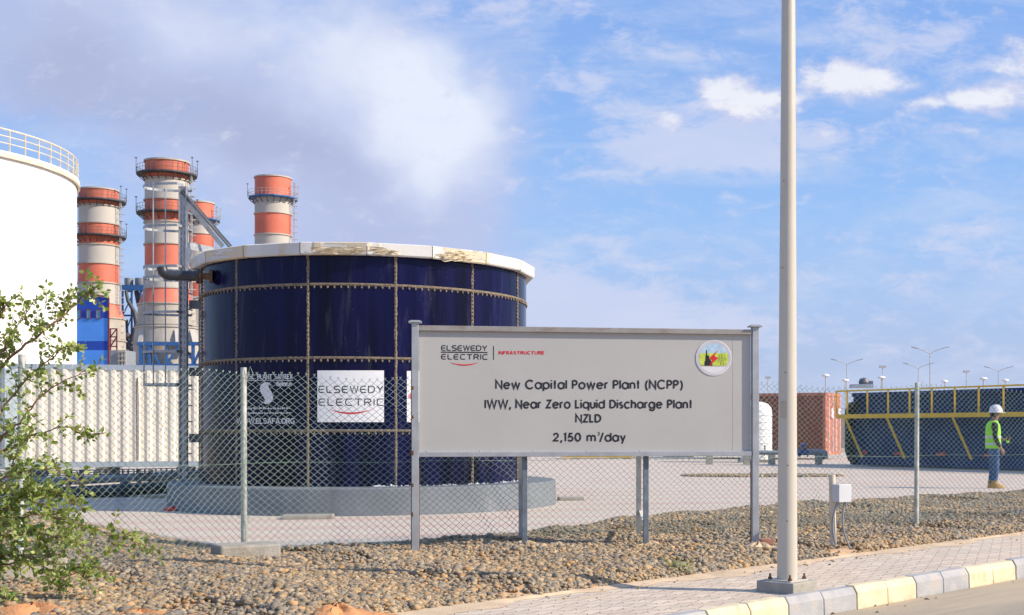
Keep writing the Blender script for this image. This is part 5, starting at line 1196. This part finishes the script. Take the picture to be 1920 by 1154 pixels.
# ------------------------------------------------------------------ the worker
def skin_obj(name, nodes, edges, m, parent, loc, sub=2):
    me = bpy.data.meshes.new(name); me.from_pydata([n[0] for n in nodes], edges, []); me.update()
    me.materials.append(M[m]); o = bpy.data.objects.new(name, me); COL.objects.link(o); o.parent = parent; o.location = loc
    o.modifiers.new('skin', 'SKIN'); sv = me.skin_vertices[0].data
    for i, n in enumerate(nodes): sv[i].radius = n[1]; sv[i].use_root = (i == 0)
    s_ = o.modifiers.new('sub', 'SUBSURF'); s_.levels = sub; s_.render_levels = sub
    o.modifiers['skin'].use_smooth_shade = True; return o
wp = G(1863, 916); pr = thing('person', 'person in white helmet, lime vest and jeans standing side on by the navy box tank', 'person', wp)
N_ = []; E_ = []
def nd(x, y, z, rx, ry=None, to=None):
    N_.append(((x, y, z), (rx, ry or rx)))
    if to is not None: E_.append((to, len(N_) - 1))
    return len(N_) - 1
pel = nd(0, 0, .93, .12, .10); sp1 = nd(-.01, 0, 1.12, .115, .095, pel); ch = nd(-.01, 0, 1.33, .13, .11, sp1); nk = nd(.015, 0, 1.50, .052, None, ch); hd0 = nd(.045, 0, 1.575, .070, None, nk); hd = nd(.055, 0, 1.66, .090, .098, hd0); ht = nd(.045, 0, 1.735, .07, None, hd)
nose = nd(.155, 0, 1.625, .018, None, hd)
for sy in (-1, 1):
    h_ = nd(0, sy * .085, .86, .082, None, pel); kn = nd(.03 if sy < 0 else .0, sy * .095, .48, .056, None, h_); an = nd(-.01 if sy < 0 else -.04, sy * .10, .09, .040, None, kn); nd(.13 if sy < 0 else .10, sy * .105, .045, .034, None, an)
    sh_ = nd(-.01, sy * .17, 1.405, .060, None, ch)
    if sy < 0: el = nd(-.035, -.235, 1.13, .043, None, sh_); wr = nd(.10, -.20, .90, .030, None, el); pm = nd(.14, -.185, .845, .030, .020, wr); dv = Vector((.35, .05, -.8)).normalized(); tv = Vector((.9, .2, -.1))
    else: el = nd(.05, .225, 1.14, .043, None, sh_); wr = nd(.24, .09, 1.08, .030, None, el); pm = nd(.295, .06, 1.09, .030, .020, wr); dv = Vector((.7, -.35, .2)).normalized(); tv = Vector((.1, -.2, .9))
    p0 = Vector(N_[pm][0]); side = dv.cross(Vector((0, sy, .2))).normalized() if sy < 0 else Vector((0, .2, 1)).normalized()
    for k, ln in enumerate((.070, .080, .076, .060)):
        a_ = p0 + side * (k - 1.5) * .019 + dv * .03; f1 = nd(*a_, .0095, None, pm); f2 = nd(*(a_ + dv * ln * .5 + Vector((0, .006 * -sy, 0))), .009, None, f1); nd(*(a_ + dv * ln * .9 + Vector((0, .022 * -sy, -.004))), .0075, None, f2)
    t1 = nd(*(p0 - dv * .01 + tv * .03), .011, None, pm); nd(*(p0 + dv * .025 + tv * .055), .009, None, t1)
skin_obj('body', N_, E_, 'skin', pr, (0, 0, 0))
def garment(name, nodes, edges, m): return skin_obj(name, nodes, edges, m, pr, (0, 0, 0))
garment('jeans', [((0, 0, .97), (.135, .12)), ((0, 0, .90), (.14, .125)), ((.01, -.088, .80), (.098, .095)), ((.035, -.097, .50), (.072, .072)), ((-.005, -.10, .13), (.062, .062)), ((-.008, -.10, .09), (.060, .060)),
                  ((0, .088, .80), (.098, .095)), ((.005, .097, .50), (.072, .072)), ((-.035, .10, .13), (.062, .062)), ((-.038, .10, .09), (.060, .060))], [(0, 1), (1, 2), (2, 3), (3, 4), (4, 5), (1, 6), (6, 7), (7, 8), (8, 9)], 'jeans')
garment('jumper', [((-.005, 0, .96), (.130, .115)), ((-.01, 0, 1.12), (.130, .11)), ((-.01, 0, 1.33), (.145, .125)), ((.01, 0, 1.47), (.072, .072)), ((.02, 0, 1.515), (.062, .062)),
                   ((-.01, -.175, 1.405), (.074, .074)), ((-.035, -.238, 1.13), (.056, .056)), ((.09, -.203, .92), (.042, .042)), ((-.01, .175, 1.405), (.074, .074)), ((.05, .228, 1.14), (.056, .056)), ((.22, .10, 1.082), (.042, .042))],
        [(0, 1), (1, 2), (2, 3), (3, 4), (2, 5), (5, 6), (6, 7), (2, 8), (8, 9), (9, 10)], 'black_cloth')
def rings(b, rows, n=28, y0=0):
    vs = []
    for cx_, z, rx, ry in rows:
        for j in range(n): a = 2 * math.pi * j / n; vs.append((wp.x + cx_ + rx * math.cos(a), wp.y + ry * math.sin(a) * 1.0, z))
    b.quadmesh(vs, [(i * n + j, i * n + (j + 1) % n, (i + 1) * n + (j + 1) % n, (i + 1) * n + j) for i in range(len(rows) - 1) for j in range(n)])
b = MB(); rings(b, [(-.005, .885, .172, .185), (-.01, 1.02, .168, .18), (-.012, 1.18, .166, .178), (-.012, 1.30, .165, .175), (-.012, 1.40, .150, .150), (-.008, 1.475, .112, .115), (.0, 1.50, .085, .09)])
ve_ = b.build('safety_vest', 'hiviz', pr, smooth=True)
b = MB()
for z in (.985, 1.14): rings(b, [(-.009, z - .026, .1755, .187), (-.010, z + .026, .1735, .185)])
b.build('reflective_band', 'reflector', ve_, smooth=True)
# sleeve in front of the vest
garment('sleeve', [((-.012, -.190, 1.395), (.066, .066)), ((-.037, -.245, 1.14), (.055, .055)), ((.085, -.21, .925), (.043, .043))], [(0, 1), (1, 2)], 'black_cloth')
b = MB(); hc = wp + Vector((.050, 0, 1.70)); b.lathe(hc, [(.148, -.005), (.145, .03), (.132, .085), (.10, .13), (.055, .155), (.002, .162)], 28)
b.lathe(hc, [(.148, -.005), (.160, -.012), (.160, -.018), (.14, -.016)], 28); b.prism([hc + Vector((.13, -.085, -.012)), hc + Vector((.205, -.06, -.024)), hc + Vector((.225, 0, -.027)), hc + Vector((.205, .06, -.024)), hc + Vector((.13, .085, -.012))], (0, 0, .010)); b.bar(hc + Vector((-.12, 0, .115)), hc + Vector((.09, 0, .155)), .03, .012); b.build('helmet', 'helmet', pr, smooth=True)
b = MB(); b.ball(wp + Vector((-.005, 0, 1.655)), (.085, .098, .085), 16, 10); b.build('hair', 'hair', pr, smooth=True)
b = MB()
for sy in (-1, 1):
    b.ball(wp + Vector((.140, sy * .034, 1.655)), (.012, .014, .008), 8, 5)
b.build_each('eye', 'hair', pr, smooth=True); b = MB(); b.ball(wp + Vector((.145, 0, 1.578)), (.012, .026, .007), 8, 5); b.build('mouth', 'rust_flange', pr, smooth=True)
b = MB()
for sy in (-1, 1): b.ball(wp + Vector((.035, sy * .100, 1.64)), (.022, .010, .032), 8, 6)
b.build_each('ear', 'skin', pr, smooth=True)
for sy, x in ((-1, .035), (1, .005)):
    b = MB(); y = wp.y + sy * .102; X0 = wp.x + x
    vs = []; n = 16
    for z, cx_, rx, ry in ((.0, .035, .150, .052), (.035, .035, .152, .054), (.07, .015, .125, .052), (.11, -.035, .072, .056), (.17, -.04, .066, .060)):
        for j in range(n): a = 2 * math.pi * j / n; vs.append((X0 + cx_ + rx * math.cos(a), y + ry * math.sin(a), z + .006))
    b.quadmesh(vs, [(i * n + j, i * n + (j + 1) % n, (i + 1) * n + (j + 1) % n, (i + 1) * n + j) for i in range(4) for j in range(n)] + [tuple(range(n))[::-1]]); b.build('boot', 'boot', pr, smooth=True)
t = thing('hand_radio', 'small dark hand radio with a lime cover held at the chest by the worker', 'radio', wp + Vector((.325, .03, 1.06)))
b = MB(); o_r = wp + Vector((.325, .035, 1.11)); b.box(o_r, (.045, .06, .14)); b.tube([o_r + Vector((0, .015, .06)), o_r + Vector((0, .015, .17))], .007, 6); b.build('radio_body', 'radio', t, bevel=.004)
b = MB(); b.box(o_r + Vector((.0, 0, -.075)), (.06, .07, .05)); b.build('cover', 'hiviz', t, bevel=.006)

# ------------------------------------------------------------------ young tree at the left edge
def leaf_mat():
    m = bpy.data.materials.new('leaf green'); m.use_nodes = True; g = NT(m.node_tree); p = m.node_tree.nodes['Principled BSDF']
    a = g.n('ShaderNodeAttribute', attribute_name='tint'); g.put(p.inputs['Base Color'], a.outputs['Color']); p.inputs['Roughness'].default_value = .42
    tr = g.n('ShaderNodeBsdfTranslucent'); g.put(tr.inputs[0], g.mix(1.0, a.outputs['Color'], (1.5, 1.45, .5, 1), 'MULTIPLY'))
    ms = g.n('ShaderNodeMixShader'); ms.inputs[0].default_value = .32; o = m.node_tree.nodes['Material Output']
    m.node_tree.links.new(p.outputs[0], ms.inputs[1]); m.node_tree.links.new(tr.outputs[0], ms.inputs[2]); m.node_tree.links.new(ms.outputs[0], o.inputs[0]); return m
M['leaf'] = leaf_mat()
BY = 9.7
tb = Vector((X_(-40, BY), BY + .1, 0)); t = thing('young_tree', 'young straggly tree with small round green leaves at the left edge before the fence', 'tree', tb)
wood = MB(); LV, LF, LC = [], [], []
def leaf(p, d, size):
    d = (d + Vector((random.gauss(0, .45), random.gauss(0, .45), random.gauss(-.1, .4)))).normalized(); s_ = d.cross(Vector((random.gauss(0, 1), random.gauss(0, 1), random.gauss(0, 1)))).normalized(); n = d.cross(s_)
    o = len(LV); w_ = size * random.uniform(.30, .40); L = size; f_ = random.uniform(.0, .3); p = p + d * size * .18
    for u, v, h in ((0, 0, 0), (.22, .75, f_), (.52, 1.0, f_), (.82, .62, f_ * .8), (1.0, 0, -.1), (.82, -.62, f_ * .8), (.52, -1.0, f_), (.22, -.75, f_), (.5, 0, 0)): LV.append(p + d * L * u + s_ * w_ * v + n * w_ * h)
    for i in range(8): LF.append((o + 8, o + i, o + (i + 1) % 8))
    g_ = random.random(); c = Vector((.14, .23, .045)).lerp(Vector((.44, .50, .16)), g_ ** 1.2) * random.uniform(.75, 1.2)
    if random.random() < .05: c = Vector((.20, .20, .05))
    LC.extend([(*c, 1)] * 9)
def twig(p, d, L, ls, sp=.032, wr=.0035):
    pts = [p]; k = max(3, int(L / .05)); q = Vector(p); dd_ = Vector(d).normalized()
    for i in range(k):
        dd_ = (dd_ + Vector((random.gauss(0, .12), random.gauss(0, .12), random.gauss(.03, .12)))).normalized(); q = q + dd_ * (L / k); pts.append(q)
    wood.tube(pts, [wr * (1 - .6 * i / k) for i in range(k + 1)], 5)
    n = int(L / sp * 1.75)
    for i in range(n):
        u = (i + .5) / n; s_ = u * k; j = min(int(s_), k - 1); pp = pts[j].lerp(pts[j + 1], s_ - j); ax = (pts[j + 1] - pts[j]).normalized()
        sd = ax.cross(Vector((random.gauss(0, 1), random.gauss(0, 1), random.gauss(0, 1)))).normalized()
        for _ in range(1 if random.random() < .6 else 2): leaf(pp, ax * .5 + sd * random.choice((-1, 1)), ls * random.uniform(.7, 1.25))
    leaf(pts[-1], dd_, ls * .8)
def branch(way, r, nt_, tl, ls=.040, up=.35, side=None):
    pts = [Vector((X_(px, Y), Y, Z_(py, Y))) for px, py, Y in way]
    sm_ = []
    for a, c in zip(pts, pts[1:]):
        for i in range(5): sm_.append(a.lerp(c, i / 5) + Vector((random.gauss(0, .006), random.gauss(0, .006), random.gauss(0, .006))))
    sm_.append(pts[-1]); k = len(sm_) - 1; wood.tube(sm_, [max(.003, r * (1 - .8 * i / k)) for i in range(k + 1)], 7)
    nt_ = int(nt_ * (1.0 if way[-1][1] < 860 else 1.5))
    for i in range(nt_):
        u = (i + random.random()) / nt_ * .92 + .08; s_ = u * k; j = min(int(s_), k - 1); p = sm_[j].lerp(sm_[j + 1], s_ - j); ax = (sm_[j + 1] - sm_[j]).normalized()
        d = ax * random.uniform(.1, .8) + Vector((random.gauss(0, .5), random.gauss(0, .45), random.gauss(up, .5))); twig(p, d, tl * random.uniform(.5, 1.2), ls)
    twig(sm_[-1], (sm_[-1] - sm_[-2]), tl * .8, ls)
B0 = (-40, 1135, BY)
branch([B0, (-45, 1000, BY), (-48, 860, BY - .05), (-30, 740, BY), (0, 600, BY), (10, 575, BY)], .022, 16, .22)
branch([(-45, 800, BY), (0, 690, BY), (50, 645, BY - .1), (105, 605, BY - .1), (150, 560, BY), (172, 545, BY)], .014, 30, .15, up=.35)
branch([(-45, 900, BY), (0, 822, BY), (35, 795, BY - .2), (70, 750, BY - .2), (113, 718, BY - .2), (165, 694, BY - .2)], .012, 22, .17, up=.0)
branch([(-40, 860, BY), (20, 840, BY + .2), (70, 812, BY + .2), (125, 800, BY + .25), (165, 815, BY + .3)], .009, 18, .16, up=-.05)
branch([(-40, 830, BY), (10, 760, BY + .1), (60, 700, BY + .1), (110, 660, BY + .1), (130, 650, BY)], .010, 20, .17, up=.1)
branch([(-45, 760, BY), (-10, 690, BY - .1), (15, 640, BY - .1), (40, 600, BY - .1), (60, 570, BY)], .009, 15, .16, up=.5)
branch([(-40, 700, BY), (-15, 640, BY), (0, 590, BY), (5, 572, BY)], .008, 8, .12, up=.2)
branch([(-45, 960, BY), (0, 900, BY - .1), (50, 880, BY - .1), (110, 880, BY - .2), (150, 912, BY - .2)], .009, 16, .16, up=.0)
branch([(-40, 1050, BY), (0, 985, BY - .2), (60, 965, BY - .3), (130, 975, BY - .4), (200, 1000, BY - .4), (270, 1022, BY - .4)], .010, 26, .15, up=.05)
branch([(-40, 1070, BY), (0, 1010, BY - .3), (60, 1000, BY - .4), (130, 1010, BY - .5), (180, 1060, BY - .5)], .010, 24, .17, up=.0)
branch([(-40, 1080, BY), (10, 1040, BY - .3), (60, 1045, BY - .5), (120, 1060, BY - .6), (160, 1085, BY - .6)], .009, 24, .16, up=.05)
branch([(-40, 1040, BY), (0, 960, BY + .1), (40, 925, BY + .1), (90, 920, BY + .1), (140, 945, BY)], .010, 24, .17, up=.05)
branch([(-40, 1115, BY), (-15, 1110, BY - .5), (5, 1120, BY - .7), (15, 1140, BY - .8)], .008, 12, .13, up=-.1)
branch([(-45, 980, BY), (-10, 930, BY), (20, 890, BY), (30, 850, BY)], .008, 14, .17, up=.1)
branch([(-40, 1090, BY), (0, 1060, BY - .2), (45, 1050, BY - .3), (90, 1065, BY - .4), (120, 1090, BY - .5)], .009, 22, .17, up=.05)
branch([(-40, 1000, BY), (0, 940, BY + .15), (50, 930, BY + .2), (95, 960, BY + .2), (130, 1000, BY + .2)], .009, 20, .17, up=.0)
branch([(-40, 1060, BY), (-5, 1000, BY), (25, 950, BY), (45, 915, BY)], .009, 16, .18, up=.1)
for x, y in ((48, 590), (75, 600), (96, 580), (118, 575), (85, 560)): twig(P(x, y + 20, BY - .08), Vector((random.gauss(0, .1), random.gauss(0, .1), 1)), .19, .042)
wood.build('trunk', 'bark', t, smooth=True)
def leaves_obj(name, V_, F_, C_, parent):
    me = bpy.data.meshes.new(name); org = ORG[parent.name]; me.from_pydata([tuple(v - org) for v in V_], [], F_)
    at = me.color_attributes.new('tint', 'FLOAT_COLOR', 'POINT'); at.data.foreach_set('color', np.array(C_, np.float32).reshape(-1)); me.materials.append(M['leaf'])
    o = bpy.data.objects.new(name, me); COL.objects.link(o); o.parent = parent; return o
leaves_obj('crown', LV, LF, LC, t)
# small weeds among the stones
for k, (px, py, h, lb) in enumerate(((1266, 1076, .13, 'tiny green weed growing through the gravel near the pavement edge'), (100, 1120, .08, 'low green weed at the foot of the left fence footing'))):
    c = G(px, py); t = thing('weed', lb, 'weed', c); wood = MB(); LV, LF, LC = [], [], []
    for i in range(12): twig(c + Vector((random.gauss(0, .03), random.gauss(0, .03), 0)), Vector((random.gauss(0, .6), random.gauss(0, .6), 1)), h * random.uniform(.6, 1.2), .022, .025, .002)
    wood.build('stem', 'bark', t); leaves_obj('leaves', LV, LF, LC, t)
